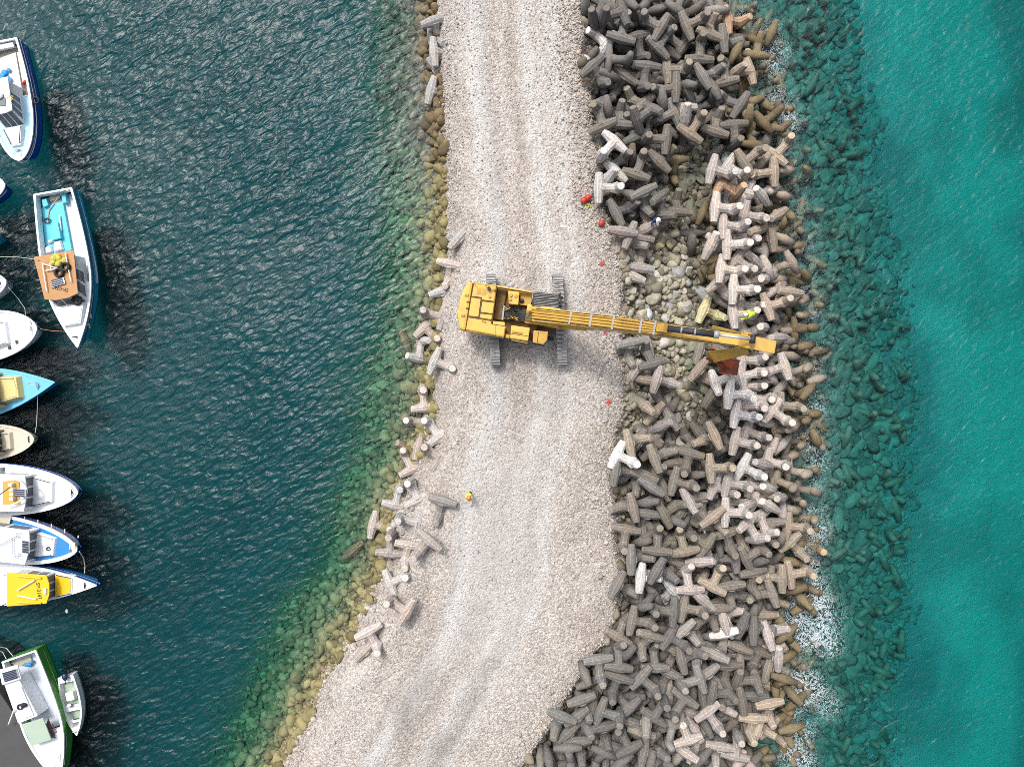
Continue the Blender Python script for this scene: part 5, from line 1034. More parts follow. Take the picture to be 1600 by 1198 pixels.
# --- M: dinghy
b = Boat((102, 1056), (122, 1147), 1.42, 'small white open dinghy with outboard motor beside the green boat', 'boat_white', .55, w0=.78, p=2.2, sf=.86, rim='boat_white', cockpit='sage', floor=.16, name='dinghy', rim_w=.1, drop=.02)
t = b.L; MB().box(t * .28, t * .42, -.30, .28, .17, .55).build('console', 'boat_white', b.root, bevel=.03); MB().box(t * .50, t * .60, -.55, .55, .42, .48).build('thwart', 'boat_white', b.root, bevel=.01)
MB().box(t * .74, t * .80, -.42, .42, .40, .46).build('thwart', 'boat_white', b.root, bevel=.01); MB().box(t * .03, t * .11, -.6, .6, .30, .50).build('transom_well', 'boat_white', b.root, bevel=.02)
MB().box(t * .46, t * .50, -.25, .05, .48, .70).build('steering_seat', 'boat_white', b.root, bevel=.02)
e = MB().ball((-.02, .12, .78), .26, 14, 8, (1.1, .75, .6)).build('outboard_motor', 'engine_blue', b.root, True); MB().box(-.18, -.06, .06, .18, -.5, .6).build('drive_leg', 'engine_blue', e, bevel=.02)
MB().tube([(.15, .12, .72), (.55, .0, .70)], .03, 6).build('tiller', 'rubber', e)
coil('rope_coil', P(111, 1101, .62), .2, 'text_black', 'dark cord on the white thwart of the dinghy', 'rope', 12, 2, .018); hang('oar', 'text_black', [P(114, 1124, .6), P(124, 1121, .6)], .03, 'short dark paddle in the bow of the dinghy', 'paddle')
b.cleat(.93 * t, .62)
o = MB().tube([(0, 0, 0), (.12, .28, .05)], .09, 8).build('fender', 'boat_beige', smooth=True); o.location = P(86, 1094, .7); props(o, 'pale cylinder fender between the green boat and the dinghy', 'fender')
# lines between the boats
hang('mooring_rope', 'rope', [P(59, 601, 1.75), P(58.5, 640, .9), P(57, 665, .6), P(55, 676, 1.2)], .03, 'rope hanging between the light blue and the beige bows')
hang('mooring_rope', 'rope', [P(124, 861, 1.6), P(131, 872, .9), P(133, 884, .5), P(132, 895, 1.4)], .035, 'curved rope from the blue decked bow to the yellow cabin boat')
hang('mooring_rope', 'rope_red', [P(63, 514, 1.5), P(82, 517, 1.2), P(101, 518, 1.4)], .025, 'reddish line from the white rounded bow to the turquoise boat')
hang('mooring_rope', 'rope', [P(13, 449, 1.3), P(28, 466, .6), P(39, 482, .5), P(40, 492, 1.3)], .025, 'pale slack line between two white bows at the left edge')
hang('mooring_rope', 'rope', [P(-10, 1008, 1.4), P(10, 1012, .9), P(21, 1025, 1.3)], .03, 'pale rope arching to the stern of the green boat, outer one')
hang('mooring_rope', 'rope', [P(-10, 1014, 1.3), P(4, 1018, .9), P(10, 1029, 1.3)], .03, 'pale rope to the stern corner of the green boat, inner one')
hang('boat_pole', 'boat_white', [P(22, 1108, 1.9), P(13, 1132, 1.5)], .05, 'white pole slanting from the green boat to the quay', 'pole')
hang('fishing_rod', 'text_black', [P(-2, 948, 2.2), P(14, 941, 1.6)], .03, 'thin pole over the stern of the yellow cabin boat', 'pole')
o = MB().ball((0, 0, .04), .11, 10, 6, (1, 1.6, .7)).build('float', 'boat_white', smooth=True); o.location = P(105, 954, 0); props(o, 'tiny white float alone on the water below the yellow cabin boat', 'float')
# the quay corner
qp = [P(-260, 960, 1.1), P(-40, 1040, 1.1), P(2, 1086, 1.1), P(38, 1140, 1.1), P(62, 1185, 1.1), P(95, 1250, 1.1), P(140, 1420, 1.1), P(-260, 1420, 1.1)]
q = MB().prism([(p.x, p.y) for p in qp], -9, 1.1).build('quay', 'quay_concrete', bevel=.08); props(q, 'dark grey concrete quay corner at the bottom left edge', 'quay')
# ------------------------------------------------------------------ the excavator on the road
EXC = empty('excavator', (1.0, 4.4, 3.0), 0, label='big yellow crawler excavator reaching its long boom over the sea side blocks', cat='excavator')
EB = EXC.location.copy()
def wl_(p): return tuple(Vector(p) - EB)                         # world to the machine's own frame
def part(mb, name, mat, parent=None, smooth=False, bevel=0.0): return mb.build(name, mat, parent or EXC, smooth, bevel)
# undercarriage: two crawler tracks, square to the road
TA = math.radians(93.2)
def track(cx):
    c = Vector((cx, 4.4 - 0.02, 3.0)) - EB; ux = Vector((math.cos(TA), math.sin(TA), 0)); uy = Vector((-ux.y, ux.x, 0)); Lh, R, Wd = 2.55, 0.52, 0.33
    g = lambda u, v, z: tuple(c + ux * u + uy * v + Vector((0, 0, z)))
    path = [(u, 1.04) for u in np.linspace(-Lh, Lh, 20)] + [(Lh + R * math.sin(a), R + R * math.cos(a)) for a in np.linspace(.25, math.pi - .25, 8)] + [(u, 0.0) for u in np.linspace(Lh, -Lh, 20)] + [(-Lh - R * math.sin(a), R - R * math.cos(a)) for a in np.linspace(.25, math.pi - .25, 8)]
    n = len(path); fr = MB()
    fr.prism([g(-Lh, -.2, 0)[:2], g(Lh, -.2, 0)[:2], g(Lh, .2, 0)[:2], g(-Lh, .2, 0)[:2]], .22, .86)
    f = part(fr, 'track_frame', 'track_dark', bevel=.05)
    sh = MB()
    for i in range(0, n):
        (u, z), (u2, z2), (u0, z0) = path[i], path[(i + 1) % n], path[i - 1]
        tu, tz = u2 - u0, z2 - z0; l = math.hypot(tu, tz); tu, tz = tu / l, tz / l; nu, nz = -tz, tu
        if nu * u + nz * (z - R) < 0: nu, nz = -nu, -nz
        h = 0.115; q = []
        for s_, o_ in ((-h, 0), (h, 0), (h, .035), (h * .4, .035), (h * .3, .13), (-h * .1, .13), (-h * .2, .035), (-h, .035)): q.append((u + tu * s_ + nu * o_, z + tz * s_ + nz * o_))
        vs = [g(a, -Wd, b) for a, b in q] + [g(a, Wd, b) for a, b in q]; k = len(q)
        sh.add(vs, [tuple(range(k)), tuple(range(k, 2 * k))[::-1]] + [(j, k + j, k + (j + 1) % k, (j + 1) % k) for j in range(k)])
    s = part(sh, 'track', 'track_steel')
    bl = MB()
    for i in range(0, 20):
        u = path[i][0]; bl.box(*sorted((g(u, .0, 0)[0] - .05, g(u, .0, 0)[0] + .05)), *sorted((g(u, 0, 0)[1] - .045, g(u, 0, 0)[1] + .045)), 1.1, 1.15)
    bl.build('track_bolts', 'track_dark', s)
track(3.29); track(-1.30)
cb = MB().beam(wl_((-1.2, 4.45, 3.75)), wl_((3.2, 4.4, 3.75)), 1.9, .55); cb.disc((0, 0), 1.15, 1.02, 1.32, 28)
part(cb, 'carbody', 'digger_brown', bevel=.04)
# upper structure, surveyed from the close view (origin 700,420, eight times enlarged)
def hp(u, v, z): p = P(700 + u / 8.0, 420 + v / 8.0, z); return (p.x - EB.x, p.y - EB.y)
def hpoly(pts, z): return [hp(u, v, z) for u, v in pts]
def slab(name, mat, pts, z0, z1, parent=None, bevel=.04, shrink=0.0):
    q = hpoly(pts, z1); cx = sum(p[0] for p in q) / len(q); cy_ = sum(p[1] for p in q) / len(q)
    b = [(cx + (x - cx) * (1 + shrink), cy_ + (y - cy_) * (1 + shrink)) for x, y in q]
    return part(MB().prism(b, z0 - 3.0, z1 - 3.0, q), name, mat, parent, bevel=bevel)
deck = slab('revolving_frame', 'digger_brown', [(250, 170), (1050, 295), (1040, 480), (1180, 520), (1120, 720), (1050, 900), (200, 765), (160, 500)], 4.32, 4.75)
cw = slab('counterweight', 'digger_yellow', [(243, 155), (313, 166), (216, 773), (140, 748), (114, 560), (135, 420), (175, 290)], 4.35, 5.92, bevel=.16)
for u, v in ((230, 325), (185, 578)): slab('lifting_eye', 'digger_worn', [(u - 20, v - 14), (u + 24, v - 8), (u + 20, v + 18), (u - 24, v + 12)], 5.92, 6.02, cw, .02)
for u, v in ((248, 412), (238, 492)): slab('latch', 'digger_seam', [(u - 18, v - 8), (u + 24, v - 4), (u + 23, v + 6), (u - 18, v + 4)], 5.92, 5.99, cw, .01)
hood = slab('engine_hood', 'digger_yellow', [(322, 166), (612, 202), (548, 694), (722, 718), (700, 858), (222, 772)], 4.75, 5.90, bevel=.07)
def panel(pts): 
    cx = sum(p[0] for p in pts) / len(pts); cy_ = sum(p[1] for p in pts) / len(pts)
    return [(cx + (u - cx) * (1 - 7 / max(60, abs(u - cx))), cy_ + (v - cy_) * (1 - 7 / max(60, abs(v - cy_)))) for u, v in pts]
slab('hood_seams', 'digger_seam', [(318, 182), (604, 214), (545, 680), (236, 640)], 5.86, 5.905, hood, 0)
for pts in ([(322, 172), (606, 208), (585, 412), (422, 392), (424, 362), (290, 344)], [(288, 352), (416, 370), (386, 604), (250, 594)], [(424, 402), (584, 420), (562, 566), (402, 546)], [(400, 556), (560, 576), (548, 640), (390, 612)], [(248, 604), (545, 648), (540, 692), (600, 712), (598, 836), (228, 764)], [(556, 648), (716, 664), (716, 716), (556, 694)], [(610, 716), (716, 728), (698, 850), (606, 836)]):
    slab('hood_panel', 'digger_yellow', panel(pts), 5.87, 5.955, hood, .02)
for u, v in ((385, 290), (447, 302)): slab('vent_grille', 'digger_worn', [(u - 24, v - 27), (u + 26, v - 22), (u + 22, v + 28), (u - 26, v + 24)], 5.95, 5.975, hood, .01)
ex = MB(); x, y = hp(512, 242, 6.3); ex.disc((x, y), .11, 2.9, 3.28); part(ex, 'exhaust_pipe', 'digger_black', hood)
for u, v, r in ((520, 345, .09), (572, 262, .08)): x, y = hp(u, v, 6.1); part(MB().disc((x, y), r, 2.94, 3.06), 'filler_cap', 'digger_worn', hood, bevel=.02)
part(MB().tube([(*hp(425, 650, 6.2), 2.95), (*hp(430, 645, 6.3), 3.1), (*hp(465, 655, 6.3), 3.1), (*hp(465, 660, 6.2), 2.95)], .03, 6), 'grab_handle', 'digger_worn', hood)
part(MB().beam((*hp(612, 216, 5.8), 2.55), (*hp(1060, 290, 5.8), 2.55), .10, .55), 'side_rail', 'digger_yellow', bevel=.02)
slab('walkway_well', 'digger_brown', [(618, 236), (738, 262), (668, 640), (570, 625)], 4.7, 5.02)
tk = slab('hydraulic_tank', 'digger_yellow', [(752, 272), (892, 288), (880, 452), (758, 436)], 4.75, 5.80, bevel=.06)
for u, v in ((786, 325), (848, 335), (776, 378)): x, y = hp(u, v, 5.9); part(MB().disc((x, y), .12, 2.8, 2.88), 'filler_cap', 'digger_worn', tk, bevel=.02)
slab('fuel_tank', 'digger_worn', [(902, 300), (1052, 318), (1036, 466), (890, 452)], 4.75, 5.25)
x, y = hp(925, 400, 5.4); part(MB().ball((x, y, 2.33), .14), 'pump', 'digger_black', smooth=True)
nb = slab('radiator_box', 'digger_black', [(1070, 292), (1110, 285), (1396, 322), (1392, 470), (1375, 494), (1062, 482), (1048, 440)], 4.55, 5.72, bevel=.12)
m = MB(); q = random.Random(5)
for k in range(9): v = 305 + k * 20; m.tube([(*hp(1075, v - 2, 5.75), 2.75), (*hp(1380, v + 22 + q.uniform(-6, 6), 5.75), 2.74 + q.uniform(0, .03))], .018, 5)
m.build('netting', 'track_steel', nb)
slab('step', 'digger_black', [(1392, 330), (1440, 345), (1436, 380), (1392, 370)], 4.5, 4.7); part(MB().tube([(*hp(1400, 310, 5.2), 1.6), (*hp(1402, 310, 5.2), 2.5), (*hp(1410, 470, 5.2), 2.5), (*hp(1410, 470, 5.2), 1.6)], .04, 6), 'handrail', 'digger_black')
# valves and hoses between the tank and the boom foot
hb = slab('valve_block', 'digger_black', [(700, 470), (978, 505), (958, 660), (680, 636)], 4.75, 5.15); m1, m2 = MB(), MB(); q = random.Random(2)
for k in range(26):
    u0, v0 = q.uniform(700, 830), q.uniform(480, 640); u1, v1 = u0 + q.uniform(-60, 120), v0 + q.uniform(-60, 60); zz = q.uniform(2.3, 2.7)
    (m1 if k % 3 else m2).tube([(*hp(u0, v0, 5.3), 2.2), (*hp((2 * u0 + u1) / 3, (2 * v0 + v1) / 3, 5.5), zz), (*hp((u0 + 2 * u1) / 3, (v0 + 2 * v1) / 3, 5.5), zz - .05), (*hp(u1, v1, 5.3), 2.2)], q.uniform(.025, .045), 6)
m1.build('hydraulic_hoses', 'hose', hb); m2.build('hydraulic_hoses', 'hose_yellow', hb)
m = MB()
for k in range(6): m.tube([(*hp(835, 520 + k * 26, 5.5), 2.35), (*hp(905, 528 + k * 24, 5.6), 2.62), (*hp(985, 530 + k * 24, 5.8), 2.75), (*hp(1045, 530 + k * 24, 6.2), 3.1)], .035, 6)
m.build('boom_hoses', 'hose', hb)
slab('valve_frame', 'track_steel', [(690, 455), (712, 458), (690, 640), (668, 636)], 5.0, 5.35, hb, .01)
tb = slab('tool_box', 'digger_yellow', [(792, 704), (1026, 736), (1002, 902), (776, 866)], 4.75, 5.78, bevel=.06)
part(MB().beam((*hp(800, 780, 5.9), 2.85), (*hp(925, 797, 5.9), 2.85), .10, .10), 'grab_handle', 'digger_worn', tb); slab('lid_seam', 'digger_seam', [(786, 806), (1006, 838), (1005, 846), (785, 814)], 5.77, 5.786, tb, 0)
slab('tool_box_foot', 'digger_worn', [(722, 812), (772, 820), (768, 868), (716, 860)], 4.75, 5.6, bevel=.02)
# cab: walls with glass, worn roof
cabp = [(1078, 778), (1240, 790), (1230, 886), (1192, 934), (1066, 914)]
cabo = slab('cab', 'digger_black', cabp, 4.4, 6.05, bevel=.05); slab('cab_roof', 'digger_worn', [(1070, 768), (1252, 782), (1240, 892), (1194, 946), (1058, 922)], 6.05, 6.22, cabo, .07)
slab('roof_seam', 'digger_seam', [(1126, 790), (1134, 790), (1120, 926), (1112, 924)], 6.215, 6.228, cabo, 0)
b0 = hpoly(cabp, 6.05); 
for i in range(5):
    p, q_ = Vector((*b0[i], 0)), Vector((*b0[(i + 1) % 5], 0)); d = q_ - p; nrm = Vector((d.y, -d.x, 0)).normalized(); ctr = sum((Vector((*c_, 0)) for c_ in b0), Vector()) / 5
    if nrm.dot(p - ctr) < 0: nrm = -nrm
    vs = [p.lerp(q_, .10) + nrm * .02, p.lerp(q_, .90) + nrm * .02]; part(MB().add([(*vs[0].xy, 1.9), (*vs[1].xy, 1.9), (*vs[1].xy, 2.85), (*vs[0].xy, 2.85)], [(0, 1, 2, 3)]), 'window', 'glass_dark', cabo)
slab('cab_step', 'digger_black', [(1256, 838), (1330, 850), (1320, 900), (1246, 890)], 4.3, 4.45); part(MB().tube([(*hp(1060, 930, 5), 1.4), (*hp(1062, 936, 5), 2.2), (*hp(1190, 960, 5), 2.2), (*hp(1195, 955, 5), 1.4)], .03, 6), 'handrail', 'digger_black')
# handrails round the engine deck
for pts in ([(330, 178), (470, 196), (600, 214)], [(228, 752), (400, 786), (590, 822), (694, 842)], [(800, 890), (990, 925)]):
    m = MB()
    for (a0, b0_), (a1, b1_) in zip(pts[:-1], pts[1:]): m.tube([(*hp(a0, b0_, 6.5), 3.5), (*hp(a1, b1_, 6.5), 3.5)], .03, 6)
    for a0, b0_ in pts: m.tube([(*hp(a0, b0_, 6.3), 2.9), (*hp(a0, b0_, 6.5), 3.5)], .028, 6)
    part(m, 'handrail', 'digger_worn')
# boom, one long box bent at its middle
F0, M0, T0 = P(831, 491, 5.5), P(985, 509, 10.6), P(1166, 533, 11.6)
d0 = Vector((T0.x - F0.x, T0.y - F0.y, 0)).normalized(); sd0 = Vector((-d0.y, d0.x, 0))
foot = part(MB().beam(wl_(F0 - d0 * .25 - Vector((0, 0, .5))), wl_(F0 + d0 * 1.9 + Vector((0, 0, .3))), 1.25, .9, .8), 'boom_bracket', 'digger_yellow', bevel=.05)
bm_ = MB()
prof = [(0.0, .70, .95), (.08, .9, .95), (.30, 1.05, .84), (.45, 1.15, .82), (.55, 1.1, .80), (.75, .9, .76), (.93, .7, .74), (1.0, .55, .74)]
def spine(t):
    a, b_ = F0.lerp(M0, t / .5), M0.lerp(T0, (t - .5) / .5); k = 1 / (1 + math.exp(-(t - .5) * 22)); return a.lerp(b_, k)
rings = []
for t, hh, w_ in prof:
    c = spine(t); dd = (spine(min(1, t + .02)) - spine(max(0, t - .02))).normalized(); up = sd0.cross(dd) * -1; up = up if up.z > 0 else -up
    rings.append([wl_(c + sd0 * sx * w_ / 2 + up * sz * hh / 2) for sx, sz in ((-1, -1), (1, -1), (1, 1), (-1, 1))])
for r_ in rings: bm_.v += r_
for i in range(len(rings) - 1):
    for j in range(4): a = i * 4 + j; c = i * 4 + (j + 1) % 4; bm_.f.append((a, c, c + 4, a + 4))
bm_.f += [(3, 2, 1, 0), tuple((len(rings) - 1) * 4 + j for j in range(4))]
boom = part(bm_, 'boom', 'digger_yellow', bevel=.035)
def on_boom(t, off, lift=0.0):
    c = spine(t); dd = (spine(min(1, t + .02)) - spine(max(0, t - .02))).normalized(); up = dd.cross(sd0); up = up if up.z > 0 else -up
    hh = np.interp(t, [p[0] for p in prof], [p[1] for p in prof]); return Vector(wl_(c + sd0 * off + up * (hh / 2 + lift)))
for k, off in enumerate((-.27, -.09, .09, .27)):
    MB().tube([on_boom(t, off * (1 if t < .52 else max(.3, 1 - (t - .52) * 4)), .05 + .012 * math.sin(t * 60 + k)) for t in np.linspace(.02, .62, 26)], .05, 8).build('boom_pipe', 'hose_yellow', boom, True)
for off in (-.355, .355): MB().tube([on_boom(t, off, .035) for t in np.linspace(.04, .97, 24)], .022, 6).build('boom_pipe', 'hose', boom, True)
for t in (.235, .34, .445, .545, .60):
    c0 = on_boom(t, -.41, .05); c1 = on_boom(t, .41, .05); MB().beam(c0, c1, .12, .17).build('pipe_clamp', 'track_steel', boom)
for t, o_ in ((.66, -.38), (.72, -.40), (.80, .36), (.86, -.36)): MB().ball(on_boom(t, o_, .02), .055, 8, 6).build('bolt', 'track_steel', boom)
for sg in (-1, 1):
    a = Vector(wl_(F0 + d0 * 1.3 + sd0 * sg * .42 - Vector((0, 0, 1.1)))); e = Vector(wl_(spine(.42) + sd0 * sg * .36 - Vector((0, 0, .6))))
    cyl = MB().tube([a, a.lerp(e, .62)], .17, 14).build('boom_cylinder', 'digger_yellow', EXC, True); MB().tube([a.lerp(e, .62), e], .09, 12).build('cylinder_rod', 'chrome', cyl, True)
# stick cylinder on the back of the boom
ca, cbp, cc = P(1043, 513, 12.1), P(1122, 523, 12.75), P(1176, 530, 12.9)
sc_ = MB().tube([wl_(ca), wl_(cbp)], .19, 16).build('stick_cylinder', 'digger_black', EXC, True); MB().tube([wl_(ca.lerp(cbp, .92)), wl_(cbp + (cbp - ca) * .02)], .23, 16).build('cylinder_gland', 'track_steel', sc_, True)
MB().tube([wl_(cbp), wl_(cc)], .09, 12).build('cylinder_rod', 'chrome', sc_, True)
for t in (.28, .55): c = ca.lerp(cbp, t); MB().tube([wl_(c - (cbp - ca).normalized() * .05), wl_(c + (cbp - ca).normalized() * .05)], .215, 16).build('cylinder_band', 'track_steel', sc_, True)
MB().beam(wl_(ca - d0 * .35 - Vector((0, 0, .5))), wl_(ca - d0 * .05), .5, .5).build('cylinder_bracket', 'digger_worn', sc_); MB().tube([wl_(cc - sd0 * .22), wl_(cc + sd0 * .22)], .16, 14).build('rod_eye', 'digger_black', sc_, True)
# stick hanging from the boom tip, leaning a little sideways
lean = -sd0 * .16 + Vector((0, 0, 1)); lean.normalize()
def sp(u, z): return T0 + d0 * u + lean * z
spts = [(-.75, -.15), (-.2, .75), (1.28, 1.25), (1.38, .9), (.75, -.7), (.55, -2.2), (.15, -7.0), (-.25, -7.0), (-.55, -2.2)]
s_ = MB(); n = len(spts)
s_.v = [wl_(sp(u, z) - sd0 * .36) for u, z in spts] + [wl_(sp(u, z) + sd0 * .36) for u, z in spts]
s_.f = [tuple(range(n)), tuple(range(n, 2 * n))[::-1]] + [(i, n + i, n + (i + 1) % n, (i + 1) % n) for i in range(n)]
stick = part(s_, 'stick', 'digger_worn', bevel=.04)
for sg in (-1, 1):
    c = sp(0, 0) + sd0 * sg * .42; MB().tube([wl_(c - sd0 * sg * .05), wl_(c + sd0 * sg * .08)], .24, 16).build('pivot_pin', 'digger_worn', stick, True)
pa, pb, pc = sp(.72, -.6) - sd0 * .05, sp(.62, -3.4), sp(.42, -5.6)
bc = MB().tube([wl_(pa), wl_(pb)], .15, 14).build('bucket_cylinder', 'digger_black', EXC, True); MB().tube([wl_(pb), wl_(pc)], .08, 12).build('cylinder_rod', 'chrome', bc, True)
# triangular guard plate and the red rigging at the foot of the stick
gp = [P(1107, 549, 7.4), P(1118, 566, 6.6), P(1172, 553, 8.2), P(1165, 541, 9.2)]
gm = MB(); gm.v = [wl_(p) for p in gp] + [wl_(p - Vector((0, 0, .35))) for p in gp]; gm.f = [(0, 1, 2, 3), (7, 6, 5, 4)] + [(i, 4 + i, 4 + (i + 1) % 4, (i + 1) % 4) for i in range(4)]
part(gm, 'stick_guard', 'digger_yellow', bevel=.03)
# bucket: curved rusty shell with side plates
BO = P(1141, 573, 4.7); ux, uy = d0, sd0
arc = [(.62 * math.cos(a) - .05, .62 * math.sin(a)) for a in np.linspace(math.radians(35), math.radians(245), 12)]
bk = MB()
for i in range(len(arc) - 1):
    (x0, z0), (x1, z1) = arc[i], arc[i + 1]; r2 = .93
    q = [(x0, z0), (x1, z1), (x1 * r2, z1 * r2), (x0 * r2, z0 * r2)]
    vs = [wl_(BO + ux * x + Vector((0, 0, z)) - uy * .5) for x, z in q] + [wl_(BO + ux * x + Vector((0, 0, z)) + uy * .5) for x, z in q]
    bk.add(vs, [(3, 2, 1, 0), (4, 5, 6, 7), (0, 1, 5, 4), (1, 2, 6, 5), (2, 3, 7, 6), (3, 0, 4, 7)])
buck = part(bk, 'bucket', 'rust')
for sg in (-1, 1):
    pl = MB(); k = len(arc); pl.v = [wl_(BO + ux * x + Vector((0, 0, z)) + uy * (sg * .5 - .03)) for x, z in arc] + [wl_(BO + ux * x + Vector((0, 0, z)) + uy * (sg * .5 + .03)) for x, z in arc]
    pl.f = [tuple(range(k)), tuple(range(k, 2 * k))[::-1]] + [(i, k + i, k + (i + 1) % k, (i + 1) % k) for i in range(k)]; pl.build('side_plate', 'orange_red', buck)
for k in range(5):
    o_ = -.4 + k * .2; a = BO + ux * arc[-1][0] + Vector((0, 0, arc[-1][1])) + uy * o_; MB().beam(wl_(a), wl_(a + ux * .28 - Vector((0, 0, .12))), .11, .09, .03).build('bucket_tooth', 'track_steel', buck)
lk = part(MB().beam(wl_(P(1127, 556, 6.4)), wl_(BO + ux * .05 + Vector((0, 0, .3))), .5, .35), 'bucket_link', 'orange_red', bevel=.03)
q = random.Random(3); m = MB()
for k in range(6): a = P(1114 + q.uniform(-4, 6), 545 + q.uniform(-3, 12), 7.0); m.tube([wl_(a), wl_(a + Vector((q.uniform(-.2, .2), q.uniform(-.4, .1), q.uniform(-1.2, -.5)))), wl_(BO + ux * q.uniform(-.5, .2) + uy * q.uniform(-.4, .5) + Vector((0, 0, .5)))], .05, 6)
m.build('lifting_sling', 'orange_red', lk, True)
# the dolos slung below the bucket
o = bpy.data.objects.new('dolos', DMESH[1]); COL.objects.link(o); s__ = (Vector((.8, .35, .35))).normalized(); u__ = Vector((.25, .9, -.4)); w__ = s__.cross(u__).normalized(); u__ = w__.cross(s__)
mt = Matrix((s__, u__, w__)).transposed().to_4x4(); mt.translation = P(1132, 592, 3.1); o.matrix_world = mt; o.color = (.62, .60, .57, 1)
props(o, 'whitish dolos hanging just below the rusty bucket of the excavator', 'concrete block', 'dolosse armouring the sea side')
# ------------------------------------------------------------------ people, floats and marks
def person(px, py, zg, face, label, shirt, legs, helmet, lean=0.0, crouch=0.0, arms=(0.25, 0.25)):
    """one skinned body: joints with radii; face = heading in degrees"""
    root = empty('person', P(px, py, zg), math.radians(face), label=label, cat='person')
    hz = 0.92 - crouch * 0.30; la = lean
    hip = Vector((0, 0, hz)); ch = hip + Vector((math.sin(la) * .45, 0, math.cos(la) * .45)); nk = hip + Vector((math.sin(la) * .60, 0, math.cos(la) * .60)); hd = hip + Vector((math.sin(la) * .76 + .02, 0, math.cos(la) * .76))
    V, E, R = [], [], []
    def add(p, r, prev=None):
        V.append(tuple(p)); R.append(r); i = len(V) - 1
        if prev is not None: E.append((prev, i))
        return i
    i0 = add(hip, .135); i1 = add(hip.lerp(ch, .5), .13, i0); i2 = add(ch, .145, i1); i3 = add(nk, .055, i2)
    i4 = add(hd, .085, i3); add(hd + (hd - nk).normalized() * .10, .082, i4); add(hd + Vector((.085, 0, -.015)), .022, i4)
    for sg in (1, -1):
        sh = ch + Vector((0, sg * .19, .05)); a = add(sh, .062, i2); ab = arms[0 if sg > 0 else 1]
        el = sh + Vector((math.sin(ab) * .28, sg * .06, -math.cos(ab) * .28)); b_ = add(el, .046, a); wr_ = el + Vector((math.sin(ab + .5) * .25, -sg * .02, -math.cos(ab + .5) * .25)); c = add(wr_, .031, b_)
        dd = (wr_ - el).normalized(); palm = add(wr_ + dd * .07, .034, c); sdv = dd.cross(Vector((0, 1, 0))).normalized()
        for k in range(4):
            f1 = wr_ + dd * .12 + sdv * (k - 1.5) * .021; f = add(f1, .010, palm); f2 = f1 + dd * (.035 + .008 * (k in (1, 2))) + Vector((0, -sg * .012, 0)); g = add(f2, .009, f); add(f2 + dd * .022 + Vector((0, -sg * .02, 0)), .008, g)
        t1 = add(wr_ + dd * .055 + sdv * -.045, .011, palm); add(wr_ + dd * .09 + sdv * -.06, .009, t1)
        hp_ = hip + Vector((0, sg * .09, -.06)); k1 = add(hp_, .095, i0); kn = Vector((.05 + crouch * .30, sg * .11, .48 - crouch * .04)); k2 = add(kn, .065, k1); an = Vector((-.03, sg * .12, .08)); k3 = add(an, .042, k2); add(Vector((.14, sg * .13, .045)), .035, k3)
    me = bpy.data.meshes.new('body'); me.from_pydata(V, E, []); o = bpy.data.objects.new('tmp', me); COL.objects.link(o)
    o.modifiers.new('s', 'SKIN'); sub = o.modifiers.new('u', 'SUBSURF'); sub.levels = 2
    for v, r in zip(me.skin_vertices[0].data, R): v.radius = (r, r)
    me.skin_vertices[0].data[0].use_root = True
    bpy.context.view_layer.update(); m2 = bpy.data.meshes.new_from_object(o.evaluated_get(bpy.context.evaluated_depsgraph_get())); bpy.data.objects.remove(o)
    body = link('body', m2, 'skin', root, True)
    m2.materials.clear(); 
    for k in ('skin', legs, shirt): m2.materials.append(M[k])
    for p in m2.polygons:
        c = p.center; arm = abs(c.y) > .25
        if c.z < hz - .02 and not arm: p.material_index = 1
        elif (c - hd).length < .17 or (arm and c.z < hz + .02): p.material_index = 0
        else: p.material_index = 2
    up = (hd - nk).normalized()
    hm = MB().ball((0, 0, 0), .145, 16, 10, (1.08, .92, .80)).disc((.045, 0), .17, -.035, -.015, 18).build('helmet', helmet, root, True); hm.location = hd + up * .075; hm.rotation_euler = (0, la, 0)
    MB().ball(tuple(hd - up * .005 - Vector((.035, 0, 0))), .105, 12, 8).build('hair', 'hair_dark', root, True)
    e = MB()
    for sg in (1, -1): e.ball(tuple(hd + Vector((.088, sg * .034, .02))), .014, 8, 6)
    e.build('eyes', 'hair_dark', root, True)
    vt = MB(); rings = []
    for t, rx, ry in ((.0, .155, .19), (.35, .16, .195), (.8, .17, .225), (1.05, .15, .215), (1.22, .09, .11)):
        c = hip.lerp(ch, t); rings.append([(c.x + rx * math.cos(a), c.y + ry * math.sin(a), c.z - math.sin(la) * rx * math.cos(a)) for a in np.linspace(0, 2 * math.pi, 17)[:-1]])
    for r_ in rings: vt.v += r_
    for i in range(len(rings) - 1):
        for j in range(16): vt.f.append((i * 16 + j, i * 16 + (j + 1) % 16, (i + 1) * 16 + (j + 1) % 16, (i + 1) * 16 + j))
    vt.build('safety_vest', shirt, root, True); return root
def top_at(px, py, lo):
    """height of what lies under this spot of the photograph"""
    dg = bpy.context.evaluated_depsgraph_get(); bpy.context.view_layer.update()
    d = (P(px, py, 0) - Vector((0, 0, H))).normalized(); hit, loc_, *_ = SC.ray_cast(dg, Vector((0, 0, H)), d)
    return loc_.z if hit else lo
person(733, 769, top_at(738, 778, 3.0), 300, 'person in orange yellow hi-vis walking alone on the gravel near the harbour side blocks', 'vest_yellow', 'cloth_dark', 'helmet_orange', .12)
zt = top_at(1169, 491, 2.7)
person(1170, 492, zt - .02, 190, 'person in lime hi-vis vest bending over on the pale blocks above the boom tip', 'vest_lime', 'cloth_dark', 'helmet_white', .85, .55, (.9, .7))
zt = top_at(1020, 349, 2.0)
person(1020, 349, zt - .03, 280, 'person in dark blue clothes and white helmet standing where grey blocks meet the boulders', 'cloth_blue', 'cloth_blue', 'helmet_white', .15)
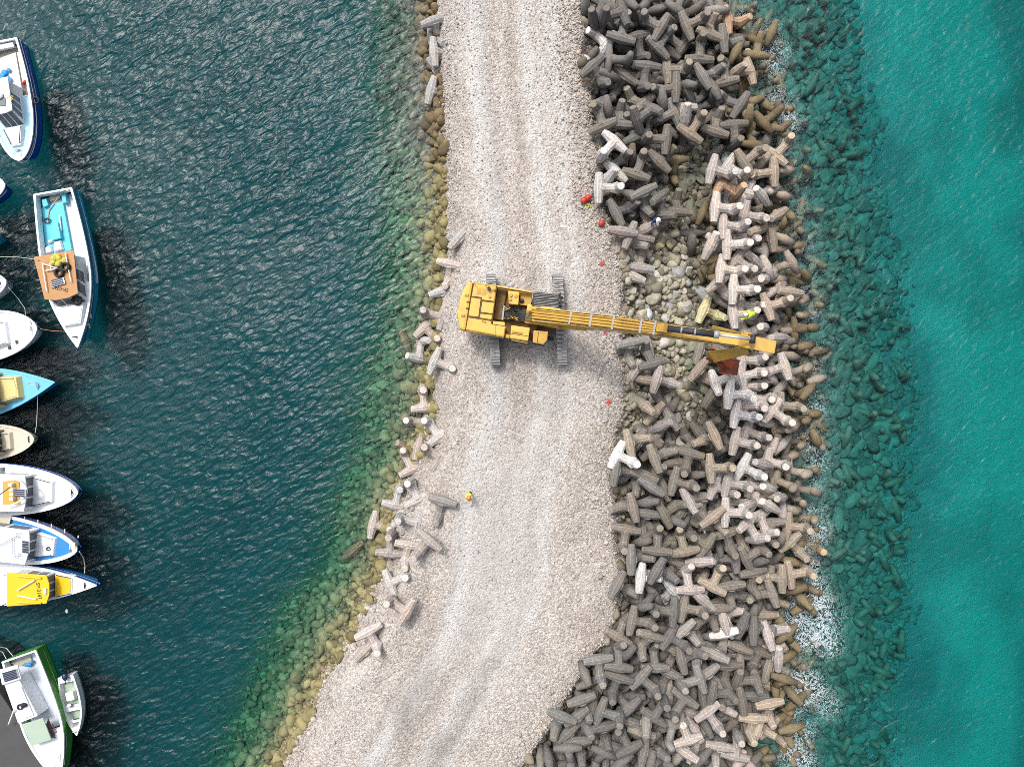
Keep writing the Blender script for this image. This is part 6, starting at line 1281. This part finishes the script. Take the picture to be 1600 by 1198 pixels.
def float_ball(px, py, r, label):
    z = gz(P(px, py, 3).x, P(px, py, 3).y); root = empty('float_ball', P(px, py, z + r * .9), RND.uniform(0, 6), label=label, cat='float', group='red floats on the road edge')
    MB().ball((0, 0, 0), r, 20, 12).build('ball', 'buoy_red', root, True); MB().disc((0, 0), r * .22, r * .93, r * 1.10).build('neck', 'red_paint', root); MB().torus((0, 0, r * 1.14), r * .16, r * .05, 12, 6).build('eye', 'rope_red', root, True)
float_ball(912, 313.5, .24, 'round red float, lower left one of the touching pair on the road edge'); float_ball(919, 309, .24, 'round red float, upper right one of the touching pair on the road edge'); float_ball(940, 349, .23, 'round red float alone on the road edge below the pair')
z = gz(P(917, 322, 3).x, P(917, 322, 3).y); coil('strap', P(917.5, 322, z + .06), .2, 'lime_strap', 'lime green strap on the gravel below the pair of red floats', 'strap', 5, 2, .03)
def paint_mark(px, py, label, seed, lift=.09):
    q = random.Random(seed); p = P(px, py, 3); z = gz(p.x, p.y) + lift; m = MB(); n = 11
    for arm in range(4):
        a = arm * 1.57 + q.uniform(-.4, .4); l = q.uniform(.14, .30); w = q.uniform(.04, .075); c, s = math.cos(a), math.sin(a)
        poly = [(-w * .6, -w), (l * .6, -w * q.uniform(.6, 1.2)), (l, -w * .4), (l * 1.05, w * .3), (l * .6, w * q.uniform(.6, 1.2)), (-w * .6, w)]
        m.prism([(x * c - y * s, x * s + y * c) for x, y in poly], arm * .002, .012 + arm * .002)
    o = m.build('paint_mark', 'red_paint'); o.location = (p.x, p.y, z); props(o, label, 'paint mark', 'red survey marks on the gravel')
paint_mark(940, 411, 'red paint splash on the gravel above the boom, two floats below the edge', 1); paint_mark(945.5, 518, 'red paint splash on the gravel just under the boom', 2); paint_mark(951, 627, 'red paint splash on the gravel road edge well below the boom', 3)
o = MB().box(-.06, .06, -.32, .32, 0, .05).build('plank', 'plank_white', bevel=.01); zt = top_at(1101, 833, 2.6); o.location = P(1101, 833, zt + .02); o.rotation_euler.z = math.radians(8); props(o, 'short bright white board lying on the brown grey blocks', 'plank')
